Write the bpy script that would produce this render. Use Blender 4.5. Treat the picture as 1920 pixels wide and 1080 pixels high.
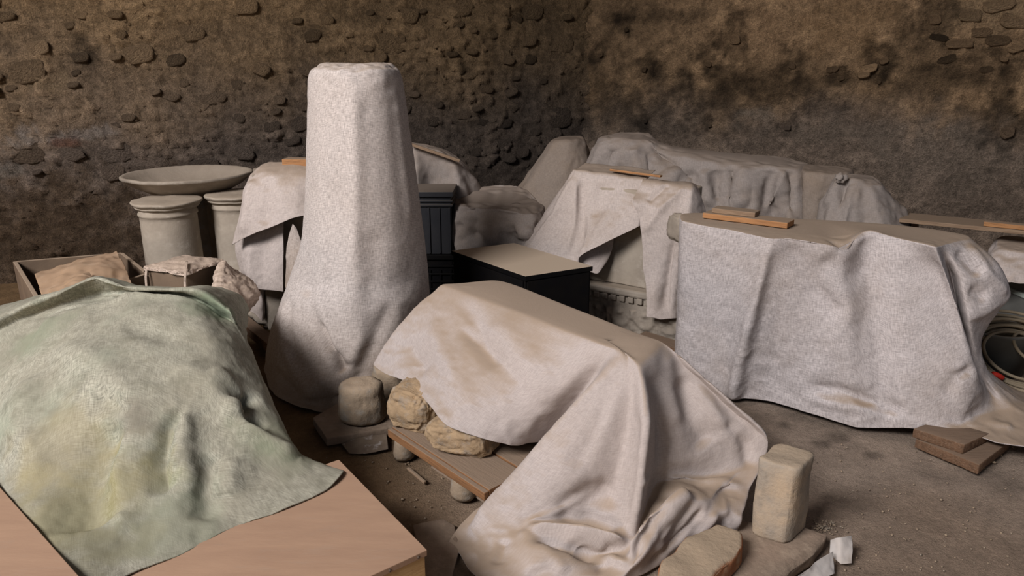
import bpy, bmesh, math, random
import numpy as np
from mathutils import Vector, Matrix

for o in list(bpy.data.objects):
    bpy.data.objects.remove(o, do_unlink=True)
SC = bpy.context.scene
COL = SC.collection
random.seed(7)
RNG = np.random.RandomState(11)

# ------------------------------------------------------------------ camera
F = 1350.0                      # focal length in pixels of a 1920 px wide frame
PITCH = math.radians(17.0)
CZ = 1.65
cam_d = bpy.data.cameras.new('camera')
cam_d.sensor_width = 36.0
cam_d.lens = 36.0 * F / 1920.0
cam_d.clip_start = 0.05
cam = bpy.data.objects.new('camera', cam_d)
COL.objects.link(cam)
cam.location = (0, 0, CZ)
cam.rotation_euler = (math.pi / 2 - PITCH, 0, 0)
SC.camera = cam

# ------------------------------------------------------------------ light
world = bpy.data.worlds.new('daylight')
SC.world = world
world.use_nodes = True
bg = world.node_tree.nodes['Background']
bg.inputs[0].default_value = (0.82, 0.87, 1.0, 1)
bg.inputs[1].default_value = 0.19


def area(name, loc, aim, sx, sy, power, col):
    l = bpy.data.lights.new(name, 'AREA')
    l.shape = 'RECTANGLE'
    l.size, l.size_y = sx, sy
    l.energy = power
    l.color = col
    o = bpy.data.objects.new(name, l)
    COL.objects.link(o)
    o.location = loc
    o.rotation_euler = (Vector(aim) - Vector(loc)).to_track_quat('-Z', 'Y').to_euler()
    return o


# daylight entering through the open front of the store, high on the left
area('daylight_opening', (-4.9, -2.6, 6.3), (0.3, 4.6, 0.6), 3.6, 2.4, 1320, (1.0, 0.955, 0.945))
# sunlit ground outside, throwing warm light back up on the walls
area('sunlit_ground', (-3.2, -3.0, 0.3), (-0.8, 6.4, 3.2), 5.0, 2.0, 110, (1.0, 0.70, 0.42))

SC.view_settings.view_transform = 'Standard'
SC.view_settings.look = 'None'
SC.view_settings.gamma = 1.0
SC.view_settings.exposure = -0.14
SC.view_settings.use_curve_mapping = False

# ------------------------------------------------------------------ helpers: positions
CP, SP = math.cos(PITCH), math.sin(PITCH)


def ray(px, py):
    a = (px - 960.0) / F
    b = (540.0 - py) / F
    return np.array([a, CP + b * SP, -SP + b * CP])


def G(px, py, z):               # point seen at a pixel, at height z
    v = ray(px, py)
    t = (z - CZ) / v[2]
    return np.array([0, 0, CZ]) + v * t


def D(px, py, d):               # point seen at a pixel, at ground distance d
    v = ray(px, py)
    return np.array([0, 0, CZ]) + v * (d / v[1])


def H(px, z, d):                # point at height z and distance d in pixel column px
    return np.array([(px - 960.0) / F * (d * CP + (CZ - z) * SP), d, z])


def W(x, y, z):
    return np.array([x, y, z], float)


def project(P):
    P = np.asarray(P, float)
    q = P - np.array([0, 0, CZ])
    t = q[..., 1] * CP - q[..., 2] * SP
    u = q[..., 1] * SP + q[..., 2] * CP
    return np.stack([960 + F * q[..., 0] / t, 540 - F * u / t], -1)


# ------------------------------------------------------------------ helpers: noise
_perm = RNG.permutation(512)
_perm = np.concatenate([_perm, _perm, _perm])
_grad = RNG.normal(size=(512, 3))
_grad /= np.linalg.norm(_grad, axis=1)[:, None]


def perlin(p):
    p = np.asarray(p, float)
    sh = p.shape[:-1]
    p = p.reshape(-1, 3)
    i = np.floor(p).astype(int)
    f = p - i
    w = f * f * f * (f * (f * 6 - 15) + 10)
    out = np.zeros(len(p))
    for dx in (0, 1):
        for dy in (0, 1):
            for dz in (0, 1):
                h = _perm[(_perm[(_perm[(i[:, 0] + dx) & 511] + i[:, 1] + dy) & 511] + i[:, 2] + dz) & 511]
                g = _grad[h & 511]
                d = f - np.array([dx, dy, dz])
                k = (g * d).sum(1)
                k *= (w[:, 0] if dx else 1 - w[:, 0]) * (w[:, 1] if dy else 1 - w[:, 1]) * (w[:, 2] if dz else 1 - w[:, 2])
                out += k
    return out.reshape(sh)


def fbm(p, octv=4, gain=0.5):
    p = np.asarray(p, float)
    s = 0
    a = 1.0
    for k in range(octv):
        s = s + a * perlin(p * 2 ** k + 13.7 * k)
        a *= gain
    return s


def smooth(x, a, b):
    t = np.clip((x - a) / (b - a), 0, 1)
    return t * t * (3 - 2 * t)


# ------------------------------------------------------------------ helpers: materials
def new_mat(name):
    m = bpy.data.materials.new(name)
    m.use_nodes = True
    nt = m.node_tree
    nt.nodes.clear()
    out = nt.nodes.new('ShaderNodeOutputMaterial')
    b = nt.nodes.new('ShaderNodeBsdfPrincipled')
    nt.links.new(b.outputs[0], out.inputs[0])
    b.inputs['Specular IOR Level'].default_value = 0.15
    return m, nt, b


def N(nt, kind, **kw):
    n = nt.nodes.new(kind)
    for k, v in kw.items():
        setattr(n, k, v)
    return n


def noise(nt, vec, scale, detail=4, rough=0.55, scl=None):
    if scl is not None:
        mp = N(nt, 'ShaderNodeMapping')
        mp.inputs['Scale'].default_value = scl
        nt.links.new(vec, mp.inputs[0])
        vec = mp.outputs[0]
    n = N(nt, 'ShaderNodeTexNoise')
    n.inputs['Scale'].default_value = scale
    n.inputs['Detail'].default_value = detail
    n.inputs['Roughness'].default_value = rough
    nt.links.new(vec, n.inputs['Vector'])
    return n.outputs[0]


def ramp(nt, val, a, b, ca=(0, 0, 0, 1), cb=(1, 1, 1, 1)):
    r = N(nt, 'ShaderNodeValToRGB')
    r.color_ramp.elements[0].position = a
    r.color_ramp.elements[1].position = b
    r.color_ramp.elements[0].color = ca
    r.color_ramp.elements[1].color = cb
    nt.links.new(val, r.inputs[0])
    return r.outputs[0]


def mix(nt, fac, a, b, mode='MIX'):
    n = N(nt, 'ShaderNodeMix', data_type='RGBA', blend_type=mode)
    for sock, v in ((n.inputs[0], fac), (n.inputs[6], a), (n.inputs[7], b)):
        if isinstance(v, (int, float)):
            sock.default_value = v
        elif isinstance(v, tuple):
            sock.default_value = v if len(v) == 4 else v + (1,)
        else:
            nt.links.new(v, sock)
    return n.outputs[2]


def math_(nt, op, a, b=None):
    n = N(nt, 'ShaderNodeMath', operation=op)
    for i, v in enumerate((a, b)):
        if v is None:
            continue
        if isinstance(v, (int, float)):
            n.inputs[i].default_value = v
        else:
            nt.links.new(v, n.inputs[i])
    return n.outputs[0]


def bump(nt, b, h, strength=0.3, dist=0.01):
    n = N(nt, 'ShaderNodeBump')
    n.inputs['Strength'].default_value = strength
    n.inputs['Distance'].default_value = dist
    nt.links.new(h, n.inputs['Height'])
    nt.links.new(n.outputs[0], b.inputs['Normal'])


def cloth_mat(name, col, dust=(0.30, 0.225, 0.16), dust_amt=0.8, dirt=(0.23, 0.17, 0.12), dirt_amt=0.5, stain=None, speck=0.35, hem=0.0, patches=()):
    m, nt, b = new_mat(name)
    b.inputs['Roughness'].default_value = 0.95
    tc = N(nt, 'ShaderNodeTexCoord')
    uv, ob = tc.outputs['UV'], tc.outputs['Object']
    w1 = noise(nt, uv, 1.0, 3, 0.6, (230, 28, 1))
    w2 = noise(nt, uv, 1.0, 3, 0.6, (28, 230, 1))
    w3 = noise(nt, uv, 75, 3, 0.6)
    weave = math_(nt, 'MULTIPLY', math_(nt, 'ADD', math_(nt, 'ADD', math_(nt, 'MULTIPLY', w1, 1.25), math_(nt, 'MULTIPLY', w2, 1.25)), math_(nt, 'MULTIPLY', w3, 0.5)), 0.3333)
    c = mix(nt, ramp(nt, weave, 0.40, 0.60), tuple(x * (1 - speck) for x in col), tuple(min(1, x * (1 + 0.45 * speck)) for x in col))
    big = noise(nt, ob, 3.2, 5, 0.62)
    c = mix(nt, math_(nt, 'MULTIPLY', ramp(nt, big, 0.46, 0.72), dirt_amt), c, dirt)
    if stain:
        for sc, scale, lo, hi, am, off in stain:
            mp = N(nt, 'ShaderNodeMapping')
            mp.inputs['Location'].default_value = off
            nt.links.new(ob, mp.inputs[0])
            s = noise(nt, mp.outputs[0], scale, 5, 0.6)
            c = mix(nt, math_(nt, 'MULTIPLY', ramp(nt, s, lo, hi), am), c, sc)
    # stains soaked in at given places
    if patches:
        geo = N(nt, 'ShaderNodeNewGeometry')
        wn = N(nt, 'ShaderNodeTexNoise')
        wn.inputs['Scale'].default_value = 7
        wn.inputs['Detail'].default_value = 5
        nt.links.new(geo.outputs['Position'], wn.inputs['Vector'])
        for pc, pr, pcol, pa in patches:
            dn_ = N(nt, 'ShaderNodeVectorMath', operation='DISTANCE')
            nt.links.new(geo.outputs['Position'], dn_.inputs[0])
            dn_.inputs[1].default_value = tuple(float(v) for v in pc)
            dd = math_(nt, 'ADD', math_(nt, 'DIVIDE', dn_.outputs['Value'], pr), math_(nt, 'MULTIPLY', math_(nt, 'SUBTRACT', wn.outputs[0], 0.5), 2.2))
            c = mix(nt, math_(nt, 'MULTIPLY', ramp(nt, dd, 0.45, 1.15, (1, 1, 1, 1), (0, 0, 0, 1)), pa), c, pcol)
    # dust that has settled on what lies flat
    g = N(nt, 'ShaderNodeNewGeometry')
    sep = N(nt, 'ShaderNodeSeparateXYZ')
    nt.links.new(g.outputs['Normal'], sep.inputs[0])
    dn = noise(nt, ob, 9, 4, 0.6)
    up = math_(nt, 'ADD', sep.outputs[2], math_(nt, 'MULTIPLY', math_(nt, 'SUBTRACT', dn, 0.5), 0.3))
    c = mix(nt, math_(nt, 'MULTIPLY', ramp(nt, up, 0.55, 0.92), dust_amt), c, dust)
    if hem:
        s2 = N(nt, 'ShaderNodeSeparateXYZ')
        nt.links.new(ob, s2.inputs[0])
        hz = math_(nt, 'SUBTRACT', 1.0, math_(nt, 'DIVIDE', math_(nt, 'ADD', s2.outputs[2], math_(nt, 'MULTIPLY', math_(nt, 'SUBTRACT', big, 0.5), 0.5)), hem))
        c = mix(nt, math_(nt, 'MULTIPLY', ramp(nt, hz, 0.0, 1.0), 0.75), c, dirt)
    nt.links.new(c, b.inputs['Base Color'])
    bump(nt, b, math_(nt, 'ADD', weave, math_(nt, 'MULTIPLY', noise(nt, ob, 22, 4, 0.6), 0.3)), 0.22, 0.005)
    return m


def mottled(name, c1, c2, c3=None, scale=6, rough=0.9, bstr=0.4, bscale=40, scl=None, dust=None, dust_amt=0.8, spec=0.15, c3r=(0.5, 0.7), bdist=0.008, objrand=0.0):
    m, nt, b = new_mat(name)
    b.inputs['Roughness'].default_value = rough
    b.inputs['Specular IOR Level'].default_value = spec
    tc = N(nt, 'ShaderNodeTexCoord')
    ob = tc.outputs['Object']
    n1 = noise(nt, ob, scale, 6, 0.62, scl)
    c = mix(nt, ramp(nt, n1, 0.35, 0.65), c1, c2)
    if c3:
        n2 = noise(nt, ob, scale * 2.7, 6, 0.65, scl)
        c = mix(nt, ramp(nt, n2, *c3r), c, c3)
    if objrand:                                   # each stone carries its own colour
        oi = N(nt, 'ShaderNodeObjectInfo')
        c = mix(nt, 1.0, c, oi.outputs['Color'], 'MULTIPLY')
    if dust:
        g = N(nt, 'ShaderNodeNewGeometry')
        sep = N(nt, 'ShaderNodeSeparateXYZ')
        nt.links.new(g.outputs['Normal'], sep.inputs[0])
        up = math_(nt, 'ADD', sep.outputs[2], math_(nt, 'MULTIPLY', math_(nt, 'SUBTRACT', noise(nt, ob, 14, 5, 0.6), 0.5), 0.4))
        c = mix(nt, math_(nt, 'MULTIPLY', ramp(nt, up, 0.5, 0.9), dust_amt), c, dust)
    nt.links.new(c, b.inputs['Base Color'])
    bump(nt, b, noise(nt, ob, bscale, 6, 0.65, scl), bstr, bdist)
    return m


def attr_mat(name, bstr=0.6, fine=0.25, scale=28):
    m, nt, b = new_mat(name)
    b.inputs['Roughness'].default_value = 0.95
    a = N(nt, 'ShaderNodeAttribute', attribute_name='tint')
    tc = N(nt, 'ShaderNodeTexCoord')
    ob = tc.outputs['Object']
    n1 = noise(nt, ob, scale, 8, 0.7)
    n2 = noise(nt, ob, scale * 4, 5, 0.7)
    k = mix(nt, ramp(nt, n1, 0.3, 0.7), (1 - fine,) * 3, (1 + fine,) * 3)
    c = mix(nt, 1.0, a.outputs['Color'], k, 'MULTIPLY')
    k2 = mix(nt, ramp(nt, n2, 0.3, 0.7), (1 - fine * .7,) * 3, (1 + fine * .7,) * 3)
    c = mix(nt, 1.0, c, k2, 'MULTIPLY')
    nt.links.new(c, b.inputs['Base Color'])
    bump(nt, b, math_(nt, 'ADD', n1, math_(nt, 'MULTIPLY', n2, 0.5)), bstr, 0.04)
    return m


DUST = (0.30, 0.225, 0.165)
M = {}
M['cloth_tall'] = cloth_mat('cloth_tall', (0.50, 0.45, 0.425), dust_amt=0.55, dirt_amt=0.15, hem=0.55, speck=0.38)
M['cloth_front'] = cloth_mat('cloth_front', (0.405, 0.355, 0.335), dust_amt=0.85, dirt_amt=0.14, speck=0.16)
M['cloth_big'] = cloth_mat('cloth_big', (0.47, 0.43, 0.425), dust_amt=0.9, dirt_amt=0.3, speck=0.36)
M['cloth_mid'] = cloth_mat('cloth_mid', (0.46, 0.40, 0.37), dust_amt=0.75, dirt_amt=0.3, speck=0.22)
M['cloth_back'] = cloth_mat('cloth_back', (0.28, 0.243, 0.22), dust=(0.23, 0.18, 0.14), dust_amt=0.65, dirt_amt=0.4, speck=0.2)  # back covers: light falling off with depth is put into the darker colour
M['cloth_back_dark'] = cloth_mat('cloth_back_dark', (0.25, 0.205, 0.17), dust=(0.19, 0.145, 0.11), dust_amt=0.65, dirt_amt=0.45, speck=0.2)
M['cloth_green'] = cloth_mat('cloth_green', (0.335, 0.33, 0.27), dust=(0.29, 0.262, 0.20), dust_amt=0.4, dirt=(0.17, 0.155, 0.115), dirt_amt=0.6, speck=0.5,
                             stain=[((0.25, 0.29, 0.22), 2.6, 0.50, 0.66, 0.5, (3, 1, 0)), ((0.11, 0.115, 0.085), 7.5, 0.56, 0.74, 0.75, (1, 7, 5)), ((0.14, 0.14, 0.105), 19, 0.50, 0.68, 0.55, (4, 2, 5))],
                             patches=[(G(150, 960, .40), .26, (0.22, 0.19, 0.065), .6), (G(120, 830, .50), .20, (0.27, 0.225, 0.11), .4), (G(60, 620, .70), .16, (0.17, 0.20, 0.14), .75), (G(400, 575, .74), .13, (0.19, 0.235, 0.16), .8),
                                      (G(520, 830, .43), .16, (0.16, 0.18, 0.12), .65), (G(320, 980, .38), .15, (0.17, 0.20, 0.14), .6), (G(240, 770, .6), .09, (0.12, 0.11, 0.09), .7), (G(200, 1020, .38), .12, (0.12, 0.12, 0.06), .6)])
M['marble'] = mottled('marble', (0.37, 0.32, 0.26), (0.27, 0.23, 0.185), (0.44, 0.39, 0.33), 5, 0.8, 0.25, 40, dust=(0.36, 0.29, 0.22), dust_amt=0.6, c3r=(0.55, 0.8))
M['marble_grey'] = mottled('marble_grey', (0.30, 0.26, 0.215), (0.21, 0.18, 0.148), (0.36, 0.32, 0.27), 5, 0.85, 0.35, 40, dust=(0.32, 0.26, 0.2), dust_amt=0.6, c3r=(0.55, 0.8))
M['tuff'] = mottled('tuff', (0.33, 0.255, 0.18), (0.21, 0.165, 0.12), (0.27, 0.245, 0.21), 7, 0.95, 0.7, 45, dust=(0.34, 0.26, 0.185), dust_amt=0.6)
M['tuff_block'] = mottled('tuff_block', (0.40, 0.31, 0.22), (0.28, 0.25, 0.215), (0.23, 0.20, 0.165), 6, 0.95, 0.6, 55, dust=(0.36, 0.28, 0.2), dust_amt=0.7, c3r=(0.52, 0.75))
M['carved'] = mottled('carved', (0.38, 0.27, 0.165), (0.27, 0.19, 0.115), (0.30, 0.25, 0.20), 9, 0.95, 0.7, 60)
M['terracotta'] = mottled('terracotta', (0.34, 0.125, 0.05), (0.27, 0.13, 0.07), (0.36, 0.23, 0.14), 9, 0.95, 0.6, 50, dust=(0.33, 0.26, 0.185), dust_amt=0.95)
M['slab'] = mottled('slab', (0.27, 0.20, 0.15), (0.21, 0.16, 0.12), (0.31, 0.24, 0.18), 6, 0.95, 0.5, 50)
M['wood'] = mottled('wood', (0.42, 0.215, 0.095), (0.31, 0.155, 0.07), (0.22, 0.115, 0.055), 4, 0.8, 0.4, 10, (1, 12, 12), dust=(0.27, 0.205, 0.15), dust_amt=0.9)
M['wood_old'] = mottled('wood_old', (0.16, 0.092, 0.056), (0.10, 0.06, 0.038), (0.21, 0.14, 0.095), 4, 0.9, 0.6, 9, (1.2, 14, 14), dust=(0.20, 0.145, 0.105), dust_amt=0.7)
M['pallet_wood'] = mottled('pallet_wood', (0.25, 0.125, 0.058), (0.18, 0.09, 0.042), (0.13, 0.07, 0.036), 4, 0.85, 0.4, 10, (1, 12, 12), dust=(0.225, 0.17, 0.125), dust_amt=0.9)
M['wood_dusty'] = mottled('wood_dusty', (0.27, 0.185, 0.12), (0.20, 0.135, 0.09), (0.31, 0.22, 0.15), 4, 0.9, 0.5, 9, (1.2, 14, 14), dust=(0.25, 0.19, 0.138), dust_amt=0.7)
M['plywood'] = mottled('plywood', (0.345, 0.222, 0.148), (0.30, 0.19, 0.128), (0.31, 0.215, 0.155), 3, 0.75, 0.12, 14, (1, 5, 1), c3r=(0.55, 0.85))
M['ply_edge'] = mottled('ply_edge', (0.50, 0.33, 0.16), (0.40, 0.25, 0.12), None, 6, 0.8, 0.3, 20, (1, 1, 8))
M['nail'] = mottled('nail', (0.06, 0.045, 0.035), (0.1, 0.07, 0.05), None, 20, 0.6)
M['cardboard'] = mottled('cardboard', (0.36, 0.225, 0.125), (0.30, 0.18, 0.1), (0.42, 0.29, 0.19), 3.5, 0.85, 0.2, 20, dust=(0.34, 0.25, 0.18), dust_amt=0.5)
M['crate_wood'] = mottled('crate_wood', (0.17, 0.12, 0.082), (0.12, 0.085, 0.06), None, 4, 0.85, 0.3, 20, dust=(0.34, 0.26, 0.19))
M['black'] = mottled('black', (0.003, 0.003, 0.0035), (0.005, 0.0047, 0.0045), None, 6, 0.55, 0.1, 30, dust=(0.46, 0.37, 0.28), dust_amt=0.97, spec=0.1)
M['black_bare'] = mottled('black_bare', (0.004, 0.004, 0.005), (0.007, 0.006, 0.0055), None, 6, 0.6, 0.1, 30, spec=0.08)
M['crate_grey'] = mottled('crate_grey', (0.018, 0.019, 0.023), (0.026, 0.026, 0.029), None, 6, 0.6, 0.1, 30, spec=0.25, dust=(0.2, 0.16, 0.125), dust_amt=0.7)
M['hose'] = mottled('hose', (0.30, 0.245, 0.17), (0.23, 0.185, 0.125), None, 8, 0.7, 0.1, 30, spec=0.3)
M['red'] = mottled('red', (0.55, 0.035, 0.02), (0.42, 0.03, 0.02), None, 8, 0.5)
M['tub'] = mottled('tub', (0.15, 0.15, 0.14), (0.12, 0.12, 0.11), None, 5, 0.6, 0.1, 30, dust=(0.27, 0.25, 0.21))
M['tub_pale'] = mottled('tub_pale', (0.36, 0.40, 0.36), (0.30, 0.33, 0.30), None, 5, 0.5, 0.1, 30)
M['paper'] = mottled('paper', (0.46, 0.43, 0.41), (0.38, 0.34, 0.31), (0.27, 0.215, 0.165), 7, 0.9, 0.2, 30, c3r=(0.6, 0.85))
M['dusty_sheet'] = mottled('dusty_sheet', (0.20, 0.155, 0.115), (0.14, 0.105, 0.08), (0.36, 0.33, 0.31), 9, 0.6, 0.2, 30, c3r=(0.58, 0.7))
M['blue'] = mottled('blue', (0.03, 0.05, 0.11), (0.02, 0.035, 0.08), None, 9, 0.6)
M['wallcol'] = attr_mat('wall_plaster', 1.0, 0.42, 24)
M['floorcol'] = attr_mat('floor_earth', 0.55, 0.20, 34)
M['wall_stone'] = mottled('wall_stone', (1.1, 1.1, 1.1), (0.75, 0.75, 0.75), (1.2, 1.2, 1.2), 2.5, 0.95, 0.9, 6, objrand=0.22, bdist=0.3)
M['pale_stone'] = mottled('pale_stone', (1.1, 1.1, 1.1), (0.75, 0.75, 0.75), (0.6, 0.6, 0.6), 2.5, 0.95, 0.9, 6, objrand=0.3, bdist=0.3)
M['ceiling'] = mottled('ceiling', (0.22, 0.15, 0.09), (0.16, 0.11, 0.07), None, 4, 0.9, 0.3, 20)


# ------------------------------------------------------------------ helpers: objects
def tag(o, label=None, cat=None, group=None, kind=None):
    for k, v in (('label', label), ('category', cat), ('group', group), ('kind', kind)):
        if v:
            o[k] = v
    return o


def empty(name, loc, label=None, cat=None, group=None, kind=None):
    o = bpy.data.objects.new(name, None)
    o.empty_display_size = 0.1
    COL.objects.link(o)
    o.location = [float(v) for v in loc]
    return tag(o, label, cat, group, kind)


def link(name, me, mat, parent=None):
    o = bpy.data.objects.new(name, me)
    COL.objects.link(o)
    if mat is not None:
        me.materials.clear()
        me.materials.append(mat)
    return o


def settle(o, parent=None):
    """mesh verts are in world space: move the origin to the base of the mesh, then parent"""
    me = o.data
    co = np.empty(len(me.vertices) * 3)
    me.vertices.foreach_get('co', co)
    co = co.reshape(-1, 3)
    c = np.array([(co[:, 0].min() + co[:, 0].max()) / 2, (co[:, 1].min() + co[:, 1].max()) / 2, co[:, 2].min()])
    me.vertices.foreach_set('co', (co - c).ravel())
    me.update()
    if parent is not None:
        pl = np.array(parent.location)
        if parent.parent is not None:
            pl = pl + np.array(parent.parent.location)
        o.parent = parent
        o.location = c - pl
    else:
        o.location = c
    return o


def mesh_from(name, verts, faces, mat, parent=None, shade=True, uv=None):
    me = bpy.data.meshes.new(name)
    me.from_pydata([tuple(v) for v in verts], [], [tuple(int(i) for i in f) for f in faces])
    if shade:
        me.polygons.foreach_set('use_smooth', [True] * len(me.polygons))
    if uv is not None:
        lay = me.uv_layers.new(name='UVMap')
        idx = np.empty(len(me.loops), dtype=np.int32)
        me.loops.foreach_get('vertex_index', idx)
        lay.data.foreach_set('uv', np.asarray(uv)[idx].ravel())
    me.update()
    o = link(name, me, mat)
    return settle(o, parent)


def bm_obj(name, bm, mat, parent=None, shade=False, bev=0.0, seg=2):
    if bev:
        bmesh.ops.bevel(bm, geom=list(bm.edges), offset=bev, segments=seg, affect='EDGES', profile=0.5)
    bmesh.ops.recalc_face_normals(bm, faces=bm.faces)
    me = bpy.data.meshes.new(name)
    bm.to_mesh(me)
    bm.free()
    if shade:
        me.polygons.foreach_set('use_smooth', [True] * len(me.polygons))
    o = link(name, me, mat)
    return settle(o, parent)


def hexa(bm, lo, hi):
    """box from 4 bottom and 4 top corners"""
    v = [bm.verts.new(tuple(p)) for p in list(lo) + list(hi)]
    for f in ((3, 2, 1, 0), (4, 5, 6, 7), (0, 1, 5, 4), (1, 2, 6, 5), (2, 3, 7, 6), (3, 0, 4, 7)):
        bm.faces.new([v[i] for i in f])
    return bm


def prism(name, poly, z0, z1, mat, parent=None, bev=0.006, rough=0.0, sub=0, seed=0, taper=1.0, shade=False, tilt=(0, 0), scale_n=9.0):
    """polygon footprint extruded from z0 to z1, optionally roughened like broken stone"""
    poly = [np.array(p[:2], float) for p in poly]
    c = sum(poly) / len(poly)
    bm = bmesh.new()
    n = len(poly)
    lo = [bm.verts.new((p[0], p[1], z0)) for p in poly]
    hi = []
    for p in poly:
        q = c + (p - c) * taper
        hi.append(bm.verts.new((q[0], q[1], z1 + (q - c)[0] * tilt[0] + (q - c)[1] * tilt[1])))
    bm.faces.new(lo[::-1])
    bm.faces.new(hi)
    for i in range(n):
        bm.faces.new((lo[i], lo[(i + 1) % n], hi[(i + 1) % n], hi[i]))
    if bev:
        bmesh.ops.bevel(bm, geom=list(bm.edges), offset=bev, segments=2, affect='EDGES', profile=0.5)
    if sub:
        bmesh.ops.triangulate(bm, faces=bm.faces[:])
        for k in range(sub):
            es = [e for e in bm.edges if e.calc_length() > 0.03]
            bmesh.ops.subdivide_edges(bm, edges=es, cuts=1, use_grid_fill=True)
            bmesh.ops.triangulate(bm, faces=bm.faces[:])
    if rough:
        bm.normal_update()
        P = np.array([v.co for v in bm.verts])
        Nn = np.array([v.normal for v in bm.verts])
        d = fbm(P * scale_n + seed * 7.3, 4, 0.55) * rough * 1.6
        P2 = P + Nn * d[:, None]
        P2[:, 2] = np.maximum(P2[:, 2], z0 - 0.002)
        for v, p in zip(bm.verts, P2):
            v.co = p
    return bm_obj(name, bm, mat, parent, shade=shade or bool(rough))


def bar(name, a, b, w, h, mat, parent=None, bev=0.003, up=(0, 0, 1)):
    """plank from a to b (centres of its ends), w across, h high"""
    a, b = np.array(a, float), np.array(b, float)
    d = (b - a) / np.linalg.norm(b - a)
    s = np.cross(d, np.array(up, float))
    s /= np.linalg.norm(s)
    u = np.cross(s, d)
    bm = bmesh.new()
    lo = [a + s * w / 2 - u * h / 2, b + s * w / 2 - u * h / 2, b - s * w / 2 - u * h / 2, a - s * w / 2 - u * h / 2]
    hi = [p + u * h for p in lo]
    hexa(bm, lo, hi)
    # own local frame along the grain: rotate into place so that the grain follows the plank
    o = bm_obj(name, bm, mat, None, bev=min(bev, w * .3, h * .3))
    L = np.array(o.location)
    R = Matrix(((d[0], s[0], u[0]), (d[1], s[1], u[1]), (d[2], s[2], u[2])))
    Ri = R.transposed()
    for v in o.data.vertices:
        v.co = Ri @ v.co
    o.rotation_euler = R.to_euler()
    if parent is not None:
        pl = np.array(parent.location)
        if parent.parent is not None:
            pl = pl + np.array(parent.parent.location)
        o.parent = parent
        o.location = L - pl
    return o


def lathe(name, prof, cx, cy, mat, parent=None, seg=48, rough=0.0, seed=0):
    V, Fc = [], []
    for r, z in prof:
        for k in range(seg):
            a = 2 * math.pi * k / seg
            V.append((cx + r * math.cos(a), cy + r * math.sin(a), z))
    n = len(prof)
    for i in range(n - 1):
        for k in range(seg):
            Fc.append((i * seg + k, i * seg + (k + 1) % seg, (i + 1) * seg + (k + 1) % seg, (i + 1) * seg + k))
    if prof[0][0] > 1e-4:
        Fc.append(tuple(range(seg))[::-1])
    if prof[-1][0] > 1e-4:
        Fc.append(tuple((n - 1) * seg + k for k in range(seg)))
    V = np.array(V)
    if rough:
        V += np.stack([fbm(V * 9 + seed + 31 * j, 3) for j in range(3)], -1) * rough
    return mesh_from(name, V, Fc, mat, parent)


def catmull(P, n, closed=False, tension=0.5):
    """P: (C, ..., 3) control points along axis 0 -> n samples along axis 0"""
    P = np.asarray(P, float)
    C = len(P)
    if closed:
        t = np.linspace(0, C, n, endpoint=False)
    else:
        t = np.linspace(0, C - 1, n)
    i = np.floor(t).astype(int)
    if not closed:
        i = np.minimum(i, C - 2)
    f = (t - i)
    f = f.reshape((-1,) + (1,) * (P.ndim - 1))

    def at(k):
        if closed:
            return P[k % C]
        return P[np.clip(k, 0, C - 1)]
    p0, p1, p2, p3 = at(i - 1), at(i), at(i + 1), at(i + 2)
    m1 = (p2 - p0) * tension
    m2 = (p3 - p1) * tension
    f2, f3 = f * f, f * f * f
    return (2 * f3 - 3 * f2 + 1) * p1 + (f3 - 2 * f2 + f) * m1 + (-2 * f3 + 3 * f2) * p2 + (f3 - f2) * m2


def line(a, b, k, bulge=0.0, bdir=None):
    """k points from a to b, the middle pushed out by bulge along bdir"""
    a, b = np.asarray(a, float), np.asarray(b, float)
    out = []
    for j in range(k):
        t = j / (k - 1)
        p = a * (1 - t) + b * t
        if bulge:
            p = p + np.asarray(bdir, float) * bulge * math.sin(math.pi * t)
        out.append(p)
    return out


def respace(pts, k):
    """polyline resampled to k points by length"""
    pts = np.asarray(pts, float)
    s = np.concatenate([[0], np.cumsum(np.linalg.norm(np.diff(pts, axis=0), axis=1))])
    t = np.linspace(0, s[-1], k)
    return [np.array([np.interp(v, s, pts[:, j]) for j in range(3)]) for v in t]


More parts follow.
